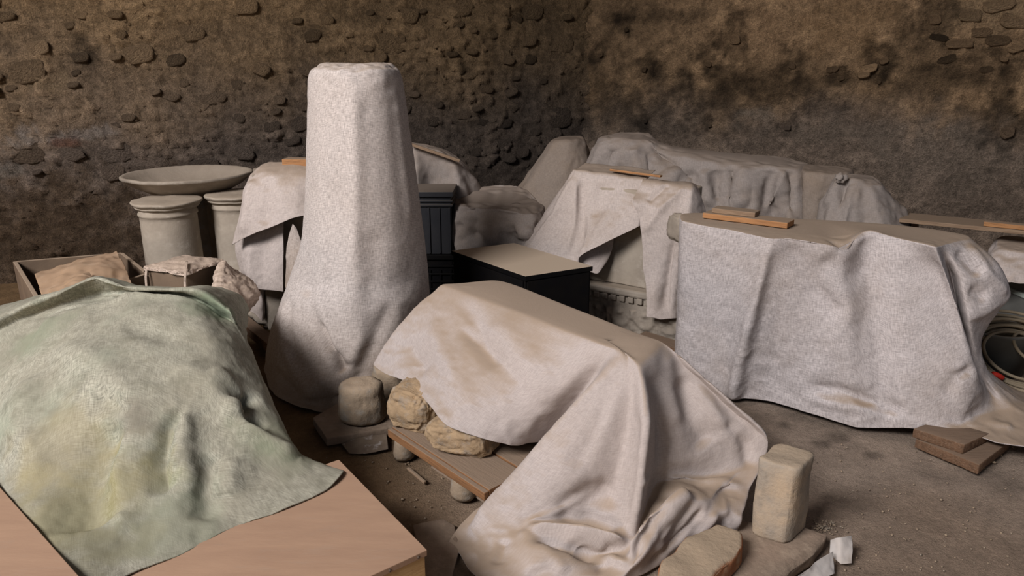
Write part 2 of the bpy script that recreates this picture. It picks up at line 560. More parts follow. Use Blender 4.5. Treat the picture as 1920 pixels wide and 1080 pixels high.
class Sheet:
    """a sheet of cloth as a fine grid that is first lofted, then folded and crumpled"""

    def __init__(self, cols, nu, nv, closed=False, tension=0.42):
        A = np.array(cols, float)                      # C x K x 3
        A = catmull(A, nu, closed, tension)            # around
        A = catmull(A.transpose(1, 0, 2), nv, False, tension).transpose(1, 0, 2)
        self.P = A
        self.closed = closed
        self.cap = False
        self.tidy = 4
        self.nu, self.nv = nu, nv
        self.V = np.tile(np.linspace(0, 1, nv)[None, :], (nu, 1))
        self.uv()

    def uv(self):
        du = np.linalg.norm(np.diff(self.P, axis=0), axis=2)
        u = np.concatenate([np.zeros((1, self.nv)), np.cumsum(du, 0)], 0)
        dv = np.linalg.norm(np.diff(self.P, axis=1), axis=2)
        v = np.concatenate([np.zeros((self.nu, 1)), np.cumsum(dv, 1)], 1)
        mid = int(self.nv * .6)
        self.UV = np.stack([np.tile(u[:, mid:mid + 1], (1, self.nv)), v], -1)

    def normals(self):
        P = self.P
        if self.closed:
            tu = np.roll(P, -1, 0) - np.roll(P, 1, 0)
        else:
            tu = np.gradient(P, axis=0)
        tv = np.gradient(P, axis=1)
        n = np.cross(tu, tv)
        n /= np.linalg.norm(n, axis=2)[..., None] + 1e-9
        if self.cap:
            n[:, :2] = np.array([0, 0, 1.0 if n[:, 2:6, 2].mean() > 0 else -1.0])
        return n

    def outward(self, centre=None):
        n = self.normals()
        c = np.array(centre) if centre is not None else np.array([*self.P[..., :2].mean((0, 1)), self.P[..., 2].mean() * .6])
        s = ((self.P - c) * n).sum(-1).mean()
        return n if s > 0 else -n

    def pick(self, px, py):
        """point of the sheet that shows at a pixel"""
        q = project(self.P)
        d = np.hypot(q[..., 0] - px, q[..., 1] - py)
        dist = self.P[..., 1]
        k = np.argmin(d + dist * 8.0)
        return self.P.reshape(-1, 3)[k].copy()

    def fold(self, pts, w, h, sharp=1.0, taper=(0.15, 0.15), pix=True, centre=None):
        """ridge (h>0) or groove (h<0) along a polyline on the sheet; w, h may be (start, end)"""
        Q = np.array([self.pick(*p) for p in pts]) if pix else np.array(pts, float)
        w = w if isinstance(w, tuple) else (w, w)
        h = h if isinstance(h, tuple) else (h, h)
        seg = np.linalg.norm(np.diff(Q, axis=0), axis=1)
        L = seg.sum() + 1e-9
        s0 = np.concatenate([[0], np.cumsum(seg)]) / L
        X = self.P.reshape(-1, 3)
        best = np.full(len(X), 1e9)
        tt = np.zeros(len(X))
        for i in range(len(Q) - 1):
            d = Q[i + 1] - Q[i]
            f = np.clip(((X - Q[i]) @ d) / (d @ d + 1e-12), 0, 1)
            r = np.linalg.norm(X - Q[i] - f[:, None] * d, axis=1)
            m = r < best
            best[m] = r[m]
            tt[m] = (s0[i] + f * (s0[i + 1] - s0[i]))[m]
        ww = w[0] + (w[1] - w[0]) * tt
        hh = h[0] + (h[1] - h[0]) * tt
        x = best / ww
        prof = np.exp(-np.power(x, 1.0 + sharp))
        if taper[0]:
            hh = hh * smooth(tt, -0.02, taper[0])
        if taper[1]:
            hh = hh * (1 - smooth(tt, 1 - taper[1], 1.02))
        n = self.outward(centre).reshape(-1, 3)
        X = X + n * (hh * prof)[:, None]
        self.P = X.reshape(self.P.shape)
        return self

    def pleats(self, amp, freq, seed=0, v0=0.15, v1=1.0, drift=0.6, sharp=0.6, centre=None):
        """hanging pleats that open towards the hem"""
        u = self.UV[..., 0]
        v = self.V
        L = u.max() + 1e-6
        if self.closed:
            a = 2 * math.pi * u / L
            r = freq * L / (2 * math.pi)
            p = np.stack([np.cos(a) * r, np.sin(a) * r, v * drift + seed * 3.1], -1)
        else:
            p = np.stack([u * freq, np.full_like(u, seed * 1.7), v * drift + seed * 3.1], -1)
        k = perlin(p)
        rd = (1 - np.abs(k) * 2.6)
        k = k * (1 - sharp) * 2 + rd * sharp - 0.35 * sharp
        self.P = self.P + self.outward(centre) * (k * amp * smooth(v, v0, v1))[..., None]
        return self

    def rumple(self, amp, freq, seed=0, octv=3, ridged=False, v0=None, centre=None, aniso=(1, 1, 1)):
        q = self.P * np.array(aniso) * freq + seed * 5.37
        k = fbm(q, octv, 0.5)
        if ridged:
            k = 0.4 - np.abs(k) * 1.8
        k = k * amp
        if v0:
            k = k * smooth(self.V, *v0)
        self.P = self.P + self.outward(centre) * k[..., None]
        return self

    def relax(self, n=2, f=.5):
        for _ in range(n):
            P = self.P
            Q = P.copy()
            Q[:, 1:-1] = (P[:, 2:] + P[:, :-2]) / 2
            if self.closed:
                Q = Q * .5 + (np.roll(P, 1, 0) + np.roll(P, -1, 0)) * .25
            else:
                Q[1:-1] = Q[1:-1] * .5 + (P[2:] + P[:-2]) * .25
            self.P = P * (1 - f) + Q * f
        return self

    def floor(self, z=0.006):
        self.P[..., 2] = np.maximum(self.P[..., 2], z)
        return self

    def data(self, base=0):
        if self.cap:
            w = smooth(self.V, .01, .16)[..., None]
            self.P = self.S0 * (1 - w) + self.P * w
            k = (1 - smooth(self.V, .34, .48))[..., None]        # keep the crowded top rows in order
            for _ in range(self.tidy):
                Q = self.P * .5 + (np.roll(self.P, 1, 0) + np.roll(self.P, -1, 0)) * .25
                self.P = self.P * (1 - k) + Q * k
        V = self.P.reshape(-1, 3)
        nu, nv = self.nu, self.nv
        ii = np.arange(nu if self.closed else nu - 1)
        jj = np.arange(nv - 1)
        I, J = np.meshgrid(ii, jj, indexing='ij')
        I2 = (I + 1) % nu
        f = np.stack([I * nv + J, I2 * nv + J, I2 * nv + J + 1, I * nv + J + 1], -1).reshape(-1, 4) + base
        return V, f, self.UV.reshape(-1, 2)


def cloth(name, sheets, mat, label=None, group=None, parent=None, thick=0.004, cat='cloth'):
    Vs, Fs, Us = [], [], []
    base = 0
    for s in sheets:
        s.uv()
        v, f, u = s.data(base)
        # make the faces look outwards
        nrm = s.normals()
        out = s.outward()
        if (nrm * out).sum() < 0:
            f = f[:, ::-1]
        Vs.append(v)
        Fs.append(f)
        Us.append(u)
        base += len(v)
    o = mesh_from(name, np.concatenate(Vs), np.concatenate(Fs), mat, parent, True, np.concatenate(Us))
    if any(s.cap for s in sheets):                 # sew the top together along its middle
        bm = bmesh.new()
        bm.from_mesh(o.data)
        bm.verts.ensure_lookup_table()
        kill, ring, base = [], [], 0
        for s in sheets:
            if s.cap:
                J = int(s.nv * .10)
                kill += [bm.verts[base + i * s.nv + j] for i in range(s.nu) for j in range(J)]
                ring.append([bm.verts[base + i * s.nv + J] for i in range(s.nu)])
            base += s.nu * s.nv
        bmesh.ops.delete(bm, geom=kill, context='VERTS')
        uvl = bm.loops.layers.uv.active
        for r in ring:
            rs = set(r)
            es = [e for e in bm.edges if e.is_boundary and e.verts[0] in rs and e.verts[1] in rs]
            res = bmesh.ops.triangle_fill(bm, edges=es, use_beauty=True)
            for f in res['geom']:
                if isinstance(f, bmesh.types.BMFace):
                    f.smooth = True
                    if f.normal.z < 0:
                        f.normal_flip()
                    for lp in f.loops:
                        lp[uvl].uv = (lp.vert.co.x, lp.vert.co.y)
        bm.to_mesh(o.data)
        bm.free()
        o.data.update()
    md = o.modifiers.new('thickness', 'SOLIDIFY')
    md.thickness = thick
    md.offset = -1
    return tag(o, label, cat if label else None, group)


def skirt(cols, spine, nu, nv, tension=0.42, edge=0.10, dome=0.0):
    """closed drape: columns run from the top edge to the hem; the top is closed towards the spine"""
    out = []
    s0, s1 = np.array(spine[0], float), np.array(spine[1], float)
    d = s1 - s0
    for c in cols:
        e = np.array(c[0], float)
        f = np.clip((e - s0)[:2] @ d[:2] / (d[:2] @ d[:2] + 1e-9), 0, 1)
        s = s0 + d * f
        m = (s + e) / 2
        m[2] += dome
        near = e + (s - e) * edge
        nxt = np.array(c[1], float)
        below = e + (nxt - e) * edge * 2
        out.append([s, m, near, below] + [np.array(p, float) for p in c[1:]])
    s = Sheet(out, nu, nv, True, tension)
    s.cap = True
    s.S0 = s.P.copy()
    return s

# ================================================================== THE SETTING
CORNER = np.array([0.68, 7.3])
LDIR = np.array([-math.cos(math.radians(20)), -math.sin(math.radians(20))])
RDIR = np.array([math.cos(math.radians(22)), -math.sin(math.radians(22))])
WALL_H = 5.4


def wall_hit(px, py, wdir):
    """(distance along the wall, height) seen at a pixel"""
    v = ray(px, py)
    n = np.array([-wdir[1], wdir[0]])
    t = (CORNER @ n) / (v[:2] @ n)
    p = np.array([0, 0, CZ]) + v * t
    return np.array([(p[:2] - CORNER) @ wdir, p[2]])


def blob(S, Zc, c, rx, rz, soft=0.5, warp=None):
    d = np.hypot((S - c[0]) / rx, (Zc - c[1]) / rz)
    if warp is not None:
        d = d + warp
    return 1 - smooth(d, 1 - soft, 1 + soft)


def build_wall(name, wdir, inward, length, step, colour):
    ns, nz = int(length / step) + 1, int((WALL_H + 0.1) / step) + 1
    s = np.linspace(-0.25, length, ns)
    z = np.linspace(-0.1, WALL_H, nz)
    S, Zc = np.meshgrid(s, z, indexing='ij')
    P = np.zeros((ns, nz, 3))
    P[..., 0] = CORNER[0] + wdir[0] * S
    P[..., 1] = CORNER[1] + wdir[1] * S
    P[..., 2] = Zc
    disp, tint = colour(S, Zc, P)
    P[..., :2] += inward * disp[..., None]
    # close the wall behind
    V = P.reshape(-1, 3)
    I, J = np.meshgrid(np.arange(ns - 1), np.arange(nz - 1), indexing='ij')
    f = np.stack([I * nz + J, (I + 1) * nz + J, (I + 1) * nz + J + 1, I * nz + J + 1], -1).reshape(-1, 4)
    me = bpy.data.meshes.new(name)
    me.from_pydata(V.tolist(), [], f.tolist())
    me.polygons.foreach_set('use_smooth', [True] * len(me.polygons))
    a = me.color_attributes.new('tint', 'FLOAT_COLOR', 'POINT')
    a.data.foreach_set('color', np.concatenate([tint.reshape(-1, 3), np.ones((len(V), 1))], 1).ravel())
    me.update()
    o = link(name, me, M['wallcol'])
    settle(o)
    md = o.modifiers.new('thickness', 'SOLIDIFY')
    md.thickness = 0.3
    md.offset = -1 if inward @ np.array([wdir[1], -wdir[0]]) > 0 else 1
    return tag(o, kind='structure')


def lerp3(a, b, t):
    return np.array(a) * (1 - t[..., None]) + np.array(b) * t[..., None]


_jit = RNG.rand(64, 64, 3)


def rubble_cells(S, Zc, cx=.15, cz=.095):
    """worn rubble masonry: distance to the joint, and a value for each stone"""
    gx, gz = S / cx, Zc / cz
    ix, iz = np.floor(gx).astype(int), np.floor(gz).astype(int)
    f1 = np.full(S.shape, 9.0)
    f2 = np.full(S.shape, 9.0)
    val = np.zeros(S.shape)
    for dx in (-1, 0, 1):
        for dz in (-1, 0, 1):
            j = _jit[(ix + dx) % 64, (iz + dz) % 64]
            d = np.hypot(ix + dx + .1 + .8 * j[..., 0] - gx, iz + dz + .1 + .8 * j[..., 1] - gz)
            m = d < f1
            f2 = np.where(m, f1, np.minimum(f2, d))
            val = np.where(m, j[..., 2], val)
            f1 = np.where(m, d, f1)
    return f2 - f1, val


def left_colour(S, Zc, P):
    q = np.stack([S, Zc, np.zeros_like(S)], -1)
    n1 = fbm(q * 1.3 + 3, 4)
    n2 = fbm(q * 6 + 9, 4, 0.6)
    n3 = fbm(q * 14 + 2, 4, 0.6)
    w = np.stack([fbm(q * 5 + 50, 3), fbm(q * 5 + 90, 3)], -1) * .05
    j1, v1 = rubble_cells(S + w[..., 0], Zc + w[..., 1])
    j2, v2 = rubble_cells(S + w[..., 1] + 3.3, Zc + w[..., 0] + 1.7, .07, .05)
    mask = smooth(n1 + n2 * .4, -.25, .25)              # where the plaster is worn off
    st = smooth(j1, .02, .30) * (.35 + .65 * v1)
    st2 = smooth(j2, .02, .35) * (.35 + .65 * v2)
    disp = n1 * 0.05 + n2 * 0.02 + n3 * 0.014 + (st * .045 * (.35 + .65 * mask) + st2 * .016) + fbm(q * 26, 3) * 0.006
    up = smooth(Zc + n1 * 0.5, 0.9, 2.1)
    c = lerp3((0.15, 0.117, 0.094), (0.275, 0.185, 0.102), up)  # ochre upper plaster, with the warm bounced light put into its colour
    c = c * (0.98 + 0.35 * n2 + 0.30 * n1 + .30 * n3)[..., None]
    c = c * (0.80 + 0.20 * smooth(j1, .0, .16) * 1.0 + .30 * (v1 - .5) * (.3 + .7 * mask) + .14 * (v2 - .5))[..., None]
    near = smooth(S, 0.0, 5.0)  # shade deepening towards the room corner, painted into the wall colour
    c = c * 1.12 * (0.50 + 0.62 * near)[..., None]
    for px, py, r, k in ((600, 60, .10, .6), (865, 130, .07, .5), (160, 95, .09, .6), (165, 120, .1, .6), (15, 135, .09, .6), (690, 30, .14, .75), (620, 100, .05, .6)):
        b = blob(S, Zc, wall_hit(px, py, LDIR), r, r * .8, .5, n2 * .6)
        c = c * (1 - b * (1 - k))[..., None]
    for px, py, rx, rz, col in ((85, 258, .13, .05, (0.30, 0.26, 0.23)), (175, 250, .14, .04, (0.27, 0.23, 0.2)), (120, 268, .10, .025, (0.16, 0.075, 0.05)),
                                (22, 272, .05, .05, (0.33, 0.28, 0.24)), (15, 320, .12, .05, (0.22, 0.2, 0.18)), (795, 78, .05, .05, (0.25, 0.17, .1)), (85, 160, .14, .05, (0.25, 0.18, 0.11))):
        b = blob(S, Zc, wall_hit(px, py, LDIR), rx, rz, .6, n2 * 1.8 + n3) * .75
        c = b[..., None] * np.array(col) + c * (1 - b)[..., None]
    # darker, warmer patch low on the left
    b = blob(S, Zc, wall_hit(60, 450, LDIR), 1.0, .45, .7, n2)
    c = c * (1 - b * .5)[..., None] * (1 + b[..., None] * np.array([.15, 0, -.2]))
    return disp, np.clip(c, 0.012, 1)


HOLES = [(1375, 68, .11), (1325, 115, .07), (1205, 125, .06), (1122, 97, .06), (1482, 118, .07), (987, 134, .06), (985, 232, .06), (1206, 222, .05), (1328, 230, .04),
         (1474, 234, .06), (1655, 108, .09), (1575, 142, .05), (1880, 105, .06), (1885, 242, .12), (1645, 148, .06), (1750, 30, .1), (1170, 50, .05)]


def right_colour(S, Zc, P):
    q = np.stack([S, Zc, np.zeros_like(S) + 40], -1)
    n1 = fbm(q * 1.1 + 3, 4)
    n2 = fbm(q * 5 + 9, 5, 0.6)
    n3 = fbm(q * 13 + 5, 4, .65)
    disp = n1 * 0.03 + n2 * 0.014 + n3 * .010 + fbm(q * 26, 3) * 0.006
    # a plaster edge that has come away
    edge = fbm(q * 1.6 + 70, 4, .6)
    rgh = smooth(edge, 0.0, 0.06)
    disp = disp - rgh * (0.012 + np.abs(fbm(q * 9, 3)) * 0.03)
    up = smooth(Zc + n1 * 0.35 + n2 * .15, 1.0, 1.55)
    c = lerp3((0.165, 0.126, 0.096), (0.222, 0.148, 0.085), up)  # brown upper plaster; warm bounce light is part of this colour
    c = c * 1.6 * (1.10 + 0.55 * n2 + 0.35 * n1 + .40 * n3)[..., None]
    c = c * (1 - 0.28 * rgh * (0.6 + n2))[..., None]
    vein = np.abs(fbm(q * 1.9 + 33, 4, .6))
    c = c * (1 - .35 * np.exp(-(vein / .03) ** 2) * smooth(n1, -.3, .2))[..., None]
    # dark damp band and stains
    for px, py, rx, rz, k in ((1425, 160, .55, .19, .38), (1130, 190, .55, .30, .55), (1730, 150, .5, .13, .6), (1850, 140, .35, .09, .6), (1330, 185, .3, .25, .6), (1230, 30, .5, .05, .55),
                              (1730, 90, .45, .12, .7), (1060, 60, .25, .5, .75), (1180, 350, .5, .2, .7), (1460, 250, .9, .04, .75), (1000, 330, .4, .35, .6), (1690, 60, .07, .3, .7), (1870, 210, .3, .05, .65)):
        b = blob(S, Zc, wall_hit(px, py, RDIR), rx, rz, .75, n2 * 1.1)
        c = c * (1 - b * (1 - k))[..., None]
    for px, py, rx, rz, col in ((1440, 60, .35, .22, (0.34, 0.22, .125)), (1640, 250, .7, .10, (0.25, 0.20, .155)), (1800, 300, .6, .25, (0.25, 0.20, .155)), (1590, 50, .3, .2, (0.33, 0.21, .11)), (1430, 215, .16, .05, (0.3, 0.245, .19)),
                                (1880, 20, .35, .15, (0.38, 0.27, .16))):
        b = blob(S, Zc, wall_hit(px, py, RDIR), rx, rz, .7, n2 * 1.2) * .6
        c = b[..., None] * np.array(col) + c * (1 - b)[..., None]
    c = c * (0.68 + .32 * smooth(S + n1 * .6, .1, 1.5))[..., None]  # shade near the room corner, painted into the tint here too
    for px, py, r in HOLES:
        h = wall_hit(px, py, RDIR)
        d = np.hypot(S - h[0], (Zc - h[1]) * .8) / (r * 1.4) + n2 * 1.1 + n3 * .4
        ring = np.exp(-((d - .6) / .5) ** 2)
        c = c * (1 - .58 * ring)[..., None]
        disp = disp - 0.02 * np.exp(-(d / .8) ** 2)
    # the stained outline that runs up from a hole
    return disp, np.clip(c, 0.010, 1)


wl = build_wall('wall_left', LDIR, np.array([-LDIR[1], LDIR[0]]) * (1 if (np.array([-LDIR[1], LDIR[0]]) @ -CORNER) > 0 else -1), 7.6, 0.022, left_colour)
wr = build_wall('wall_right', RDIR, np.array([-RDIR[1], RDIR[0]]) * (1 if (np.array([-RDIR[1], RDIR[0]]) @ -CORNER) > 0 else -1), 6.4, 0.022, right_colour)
LIN = np.array([-LDIR[1], LDIR[0]]); LIN = LIN * np.sign(LIN @ -CORNER)
RIN = np.array([-RDIR[1], RDIR[0]]); RIN = RIN * np.sign(RIN @ -CORNER)


def stone_mesh(name, seed, mat):
    bm = bmesh.new()
    bmesh.ops.create_icosphere(bm, subdivisions=2, radius=1.0)
    P = np.array([v.co for v in bm.verts])
    k = 1 + 0.55 * perlin(P * 0.9 + seed * 3.3) + 0.3 * perlin(P * 2.2 + seed)
    P = np.sign(P) * np.abs(P) ** 0.65 * k[:, None]
    for v, p in zip(bm.verts, P):
        v.co = p
    me = bpy.data.meshes.new(name)
    bm.to_mesh(me)
    bm.free()
    me.polygons.foreach_set('use_smooth', [True] * len(me.polygons))
    me.materials.append(mat)
    return me


rr = random.Random(5)
rubble = [stone_mesh('wall_stone', k, M['wall_stone']) for k in range(6)]
pale = [stone_mesh('pale_stone', k + 20, M['pale_stone']) for k in range(4)]


def wall_stone(me, wall, wdir, inward, s, z, rx, rz, depth=0.03, rot=0.0):
    o = bpy.data.objects.new('stone', me)
    COL.objects.link(o)
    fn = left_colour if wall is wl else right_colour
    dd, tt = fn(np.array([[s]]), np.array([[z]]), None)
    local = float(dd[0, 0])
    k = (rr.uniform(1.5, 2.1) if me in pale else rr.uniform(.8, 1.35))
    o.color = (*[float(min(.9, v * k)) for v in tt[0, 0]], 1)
    p = CORNER + wdir * s + inward * (local + depth * (0.3 if me in pale else -0.25))
    o.parent = wall
    o.location = np.array([p[0], p[1], z]) - np.array(wall.location)
    ang = math.atan2(wdir[1], wdir[0])
    o.rotation_euler = (Matrix.Rotation(ang, 3, 'Z') @ Matrix.Rotation(rot, 3, 'Y')).to_euler()
    o.scale = (rx, depth, rz)
    return o


cells = []
for k in range(2600):
    s, z = rr.uniform(0.15, 6.6), rr.uniform(0.75, 2.75)
    big = rr.random() < .3
    rx = rr.uniform(.07, .13) if big else rr.uniform(.035, .07)
    if all(abs(s - a) > (rx + b) * .95 or abs(z - c) > (rx + b) * .72 for a, c, b in cells):
        cells.append((s, z, rx))
    if len(cells) >= 200:
        break
for s, z, rx in cells:
    wall_stone(rr.choice(rubble), wl, LDIR, LIN, s, z, rx, rx * rr.uniform(.5, .8), rr.uniform(.025, .05), rr.uniform(-.3, .3))
for px, py, r in HOLES:
    h = wall_hit(px + 3, py + 6, RDIR)
    wall_stone(rr.choice(pale), wr, RDIR, RIN, h[0], h[1], r * rr.uniform(.35, .5), r * rr.uniform(.3, .42), .03, rr.uniform(-.5, .5))
for px, py, rx, rz in ((1630, 128, .06, .035), (1905, 90, .06, .03), (1850, 130, .05, .03), (1800, 82, .10, .04), (1840, 60, .08, .04), (1780, 110, .09, .035), (1870, 75, .09, .045), (1900, 40, .1, .05), (1820, 30, .08, .05),
                       (1870, 10, .11, .05), (1760, 70, .08, .03), (1620, 140, .05, .03), (1560, 130, .05, .03)):
    h = wall_hit(px, py, RDIR)
    wall_stone(rr.choice(pale if py in (128, 90, 140) else rubble), wr, RDIR, RIN, h[0], h[1], rx, rz, .035, rr.uniform(-.3, .3))

# floor: trodden earth over worn concrete
nx, ny = 330, 330
xs, ys = np.linspace(-6.5, 6.5, nx), np.linspace(-1.5, 8.8, ny)
X, Y = np.meshgrid(xs, ys, indexing='ij')
q = np.stack([X, Y, np.zeros_like(X)], -1)
n1, n2 = fbm(q * 0.9 + 5, 4), fbm(q * 5, 4, .6)
Zf = n1 * 0.008 + n2 * 0.004 + fbm(q * 15, 2) * 0.002 - 0.006
t = lerp3((0.30, 0.235, 0.185), (0.245, 0.182, 0.135), smooth(n1, -.3, .3))
t = t * (0.97 + 0.35 * n2)[..., None]
oc = 1 - smooth(X + n1 * .5, -0.9, 0.35)            # ochre soil on the left
t = t * (1 - oc[..., None]) + np.array((0.185, 0.115, 0.058)) * (0.9 + .5 * n2)[..., None] * oc[..., None]
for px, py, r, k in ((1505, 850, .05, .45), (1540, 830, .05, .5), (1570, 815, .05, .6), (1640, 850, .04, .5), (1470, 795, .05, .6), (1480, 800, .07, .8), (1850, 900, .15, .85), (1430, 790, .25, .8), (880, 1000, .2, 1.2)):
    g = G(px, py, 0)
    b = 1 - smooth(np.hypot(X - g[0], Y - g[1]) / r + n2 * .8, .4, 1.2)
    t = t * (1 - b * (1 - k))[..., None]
me = bpy.data.meshes.new('floor')
I, J = np.meshgrid(np.arange(nx - 1), np.arange(ny - 1), indexing='ij')
fc = np.stack([I * ny + J, (I + 1) * ny + J, (I + 1) * ny + J + 1, I * ny + J + 1], -1).reshape(-1, 4)
me.from_pydata(np.stack([X, Y, Zf], -1).reshape(-1, 3).tolist(), [], fc.tolist())
me.polygons.foreach_set('use_smooth', [True] * len(me.polygons))
a = me.color_attributes.new('tint', 'FLOAT_COLOR', 'POINT')
a.data.foreach_set('color', np.concatenate([np.clip(t, .01, 1).reshape(-1, 3), np.ones((nx * ny, 1))], 1).ravel())
me.update()
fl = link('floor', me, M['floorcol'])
tag(fl, kind='structure')

bm = bmesh.new()
hexa(bm, [(-7.5, 0.6, WALL_H - .02), (6.8, 0.6, WALL_H - .02), (6.8, 8.6, WALL_H - .02), (-7.5, 8.6, WALL_H - .02)], [(-7.5, 0.6, WALL_H + .15), (6.8, 0.6, WALL_H + .15), (6.8, 8.6, WALL_H + .15), (-7.5, 8.6, WALL_H + .15)])
tag(bm_obj('ceiling', bm, M['ceiling']), kind='structure')

# ================================================================== THE TALL SHROUDED PILLAR
lev = [  # z, left px, right px, front px, reach towards the viewer
    (1.665, 600, 735, 664, .17), (1.615, 579, 752, 661, .23), (1.40, 576, 766, 661, .26), (1.10, 573, 781, 666, .29), (0.85, 569, 793, 668, .32),
    (0.72, 561, 798, 667, .34), (0.60, 548, 803, 664, .36), (0.50, 536, 805, 658, .375), (0.40, 523, 806, 652, .39), (0.30, 512, 804, 645, .41), (0.20, 504, 800, 636, .43), (0.06, 499, 790, 618, .47), (0.012, 503, 786, 606, .50)]
PD = 3.75
cols = [[] for _ in range(8)]
for z, l, r, f, a in lev:
    L, R, Fp = H(l, z, PD), H(r, z, PD), H(f, z, PD - a)
    m = (L + R) / 2
    B = m + np.array([0, a * .9, 0])
    o = 0.055 if z > .5 else .08
    ring = [L, (L + Fp) / 2 + np.array([-o * .7, -o, 0]), Fp, (R + Fp) / 2 + np.array([o * .7, -o, 0]), R, (R + B) / 2 + np.array([o, o, 0]), B, (L + B) / 2 + np.array([-o, o, 0])]
    for c, p in zip(cols, ring):
        c.append(p)
sp = H(664, 1.685, PD)
S = skirt(cols, (sp + [-.06, 0, 0], sp + [.06, 0, 0]), 220, 200, edge=.12)
S.fold([(662, 150), (667, 330), (662, 520)], .035, .016, 1.0)
S.fold([(622, 330), (618, 560)], .05, -.012)
S.fold([(603, 420), (600, 560), (640, 690)], (.03, .05), (.008, .03), .6)
S.fold([(575, 520), (585, 600), (645, 695)], (.035, .05), (-.012, -.045), .6)
S.fold([(705, 420), (690, 640)], .06, -.014)
S.fold([(740, 160), (770, 420)], .03, .010)
S.fold([(540, 560), (525, 700)], .05, .02)
S.fold([(620, 700), (560, 760)], .05, .025)
S.fold([(690, 700), (640, 735), (600, 770)], .04, -.03)
S.fold([(598, 600), (618, 650), (646, 694)], (.018, .03), (-.03, -.055), .9, (.2, .05))
S.fold([(575, 540), (592, 620), (632, 700)], (.03, .04), (.015, .035), .9)
S.fold([(690, 560), (672, 640), (655, 690)], (.04, .05), (.0, .025), .8)
S.fold([(735, 560), (700, 650), (665, 700)], .04, -.02, .8)
S.fold([(515, 690), (550, 735), (600, 765)], .03, -.025, .9)
S.fold([(530, 640), (560, 700), (600, 745)], .035, .022, .9)
S.fold([(625, 735), (660, 715), (700, 705)], .02, .03, .9)
S.fold([(545, 560), (540, 620), (560, 690)], .03, -.018, .9)
S.rumple(.022, 7, 77, 3, True, (.86, 1.0))
S.pleats(.010, 2.5, 2, .6, 1.0)
S.rumple(.006, 4, 3, 2)
S.relax(3)
k = 1 - smooth(S.V, .0, .42)
S.P = S.P + S.outward() * ((0.3 - np.abs(fbm(S.P * 9 + 4, 3)) * 1.6) * .03 * k)[..., None]
S.rumple(.0015, 22, 5, 2)
S.floor()
cloth('shroud_cloth', [S], M['cloth_tall'], 'tall pale linen shroud wrapped around an upright pillar, tallest thing in the room')

# ================================================================== THE LONG COVER IN FRONT
def px_col(pts, k=8):
    return [G(*p) for p in pts]


HT = .66
A_, B_, C_, D_ = G(825, 531, HT), G(940, 524, HT), G(1240, 641, HT), G(1165, 660, HT)
nrm = np.array([.76, .65, 0])


def lcol(tp, hp, bulge=.03, k=8):
    return line(G(*tp), G(*hp), k, bulge, (-.5, -.43, .5))


cols = [
    line((A_ * .35 + B_ * .65), (A_ * .35 + B_ * .65) + np.array([-.02, .16, -.55]), 8),
    line(A_ * .8 + B_ * .2, G(742, 640, .42) + np.array([0, .08, -.22]), 8),
    lcol((825, 531, HT), (699, 682, .31), .035),
    lcol((852, 541, HT), (722, 700, .30), .035),
    lcol((905, 561, HT), (768, 719, .31), .03),
    lcol((960, 582, HT), (808, 762, .31), .02),
    lcol((1015, 603, HT), (838, 798, .29), .01),
    lcol((1070, 624, HT), (905, 822, .26), .01),
    lcol((1125, 645, HT), (965, 836, .22), .0),
    line(G(1152, 655, HT) + [0, .0, 0], G(1005, 850, .16) + [0.02, .05, 0], 8, -.02, (-.5, -.43, .5)),
    px_col([(1165, 660, .66), (1118, 714, .565), (1068, 772, .455), (1012, 838, .33), (962, 895, .22), (916, 946, .12), (882, 985, .04), (850, 1000, .02)]),
    px_col([(1172, 664, .66), (1136, 722, .565), (1098, 788, .45), (1050, 858, .33), (1005, 918, .22), (950, 975, .12), (905, 1015, .05), (862, 1038, .015)]),
    px_col([(1180, 668, .655), (1160, 735, .55), (1132, 805, .43), (1098, 875, .31), (1050, 932, .20), (1000, 982, .12), (945, 1030, .07), (895, 1082, .015)]),
    px_col([(1188, 674, .655), (1186, 745, .53), (1176, 815, .40), (1160, 880, .28), (1140, 935, .17), (1105, 992, .12), (1062, 1035, .10), (1000, 1105, .015)]),
    px_col([(1197, 678, .65), (1211, 745, .565), (1213, 805, .47), (1207, 870, .355), (1197, 940, .235), (1184, 1006, .12), (1160, 1045, .07), (1110, 1110, .015)]),
    px_col([(1208, 676, .65), (1228, 748, .51), (1233, 810, .38), (1230, 860, .29), (1222, 910, .19), (1205, 985, .14), (1200, 1040, .11), (1160, 1100, .015)]),
    px_col([(1222, 664, .655), (1256, 740, .50), (1280, 808, .37), (1285, 862, .27), (1268, 900, .19), (1288, 926, .22), (1240, 1005, .13), (1190, 1085, .015)]),
    px_col([(1233, 650, .66), (1280, 715, .52), (1325, 785, .40), (1345, 850, .27), (1322, 902, .18), (1330, 935, .19), (1310, 975, .14), (1235, 1060, .015)]),
    px_col([(1240, 641, .66), (1302, 700, .545), (1355, 755, .44), (1408, 815, .325), (1398, 872, .22), (1355, 915, .17), (1368, 960, .14), (1310, 1010, .02)]),
    px_col([(1242, 639, .66), (1308, 699, .56), (1362, 750, .46), (1427, 808, .345), (1430, 848, .25), (1404, 912, .16), (1386, 965, .10), (1384, 1000, .015)]),
    line(C_ * .85 + B_ * .15, C_ * .8 + B_ * .2 + np.append(nrm[:2] * .33, -.645), 8),
    line(C_ * .6 + B_ * .4, C_ * .6 + B_ * .4 + np.append(nrm[:2] * .30, -.64), 8),
    line(C_ * .3 + B_ * .7, C_ * .3 + B_ * .7 + np.append(nrm[:2] * .28, -.64), 8),
    line(B_, B_ + np.append(nrm[:2] * .2, -.62), 8),
]
S = skirt(cols, ((A_ + B_) / 2 + [.13, -.16, .010], (C_ + D_) / 2 + [-.19, .22, .006]), 330, 220, edge=.09, tension=.40)
S.relax(8)
S.S0 = S.P.copy()
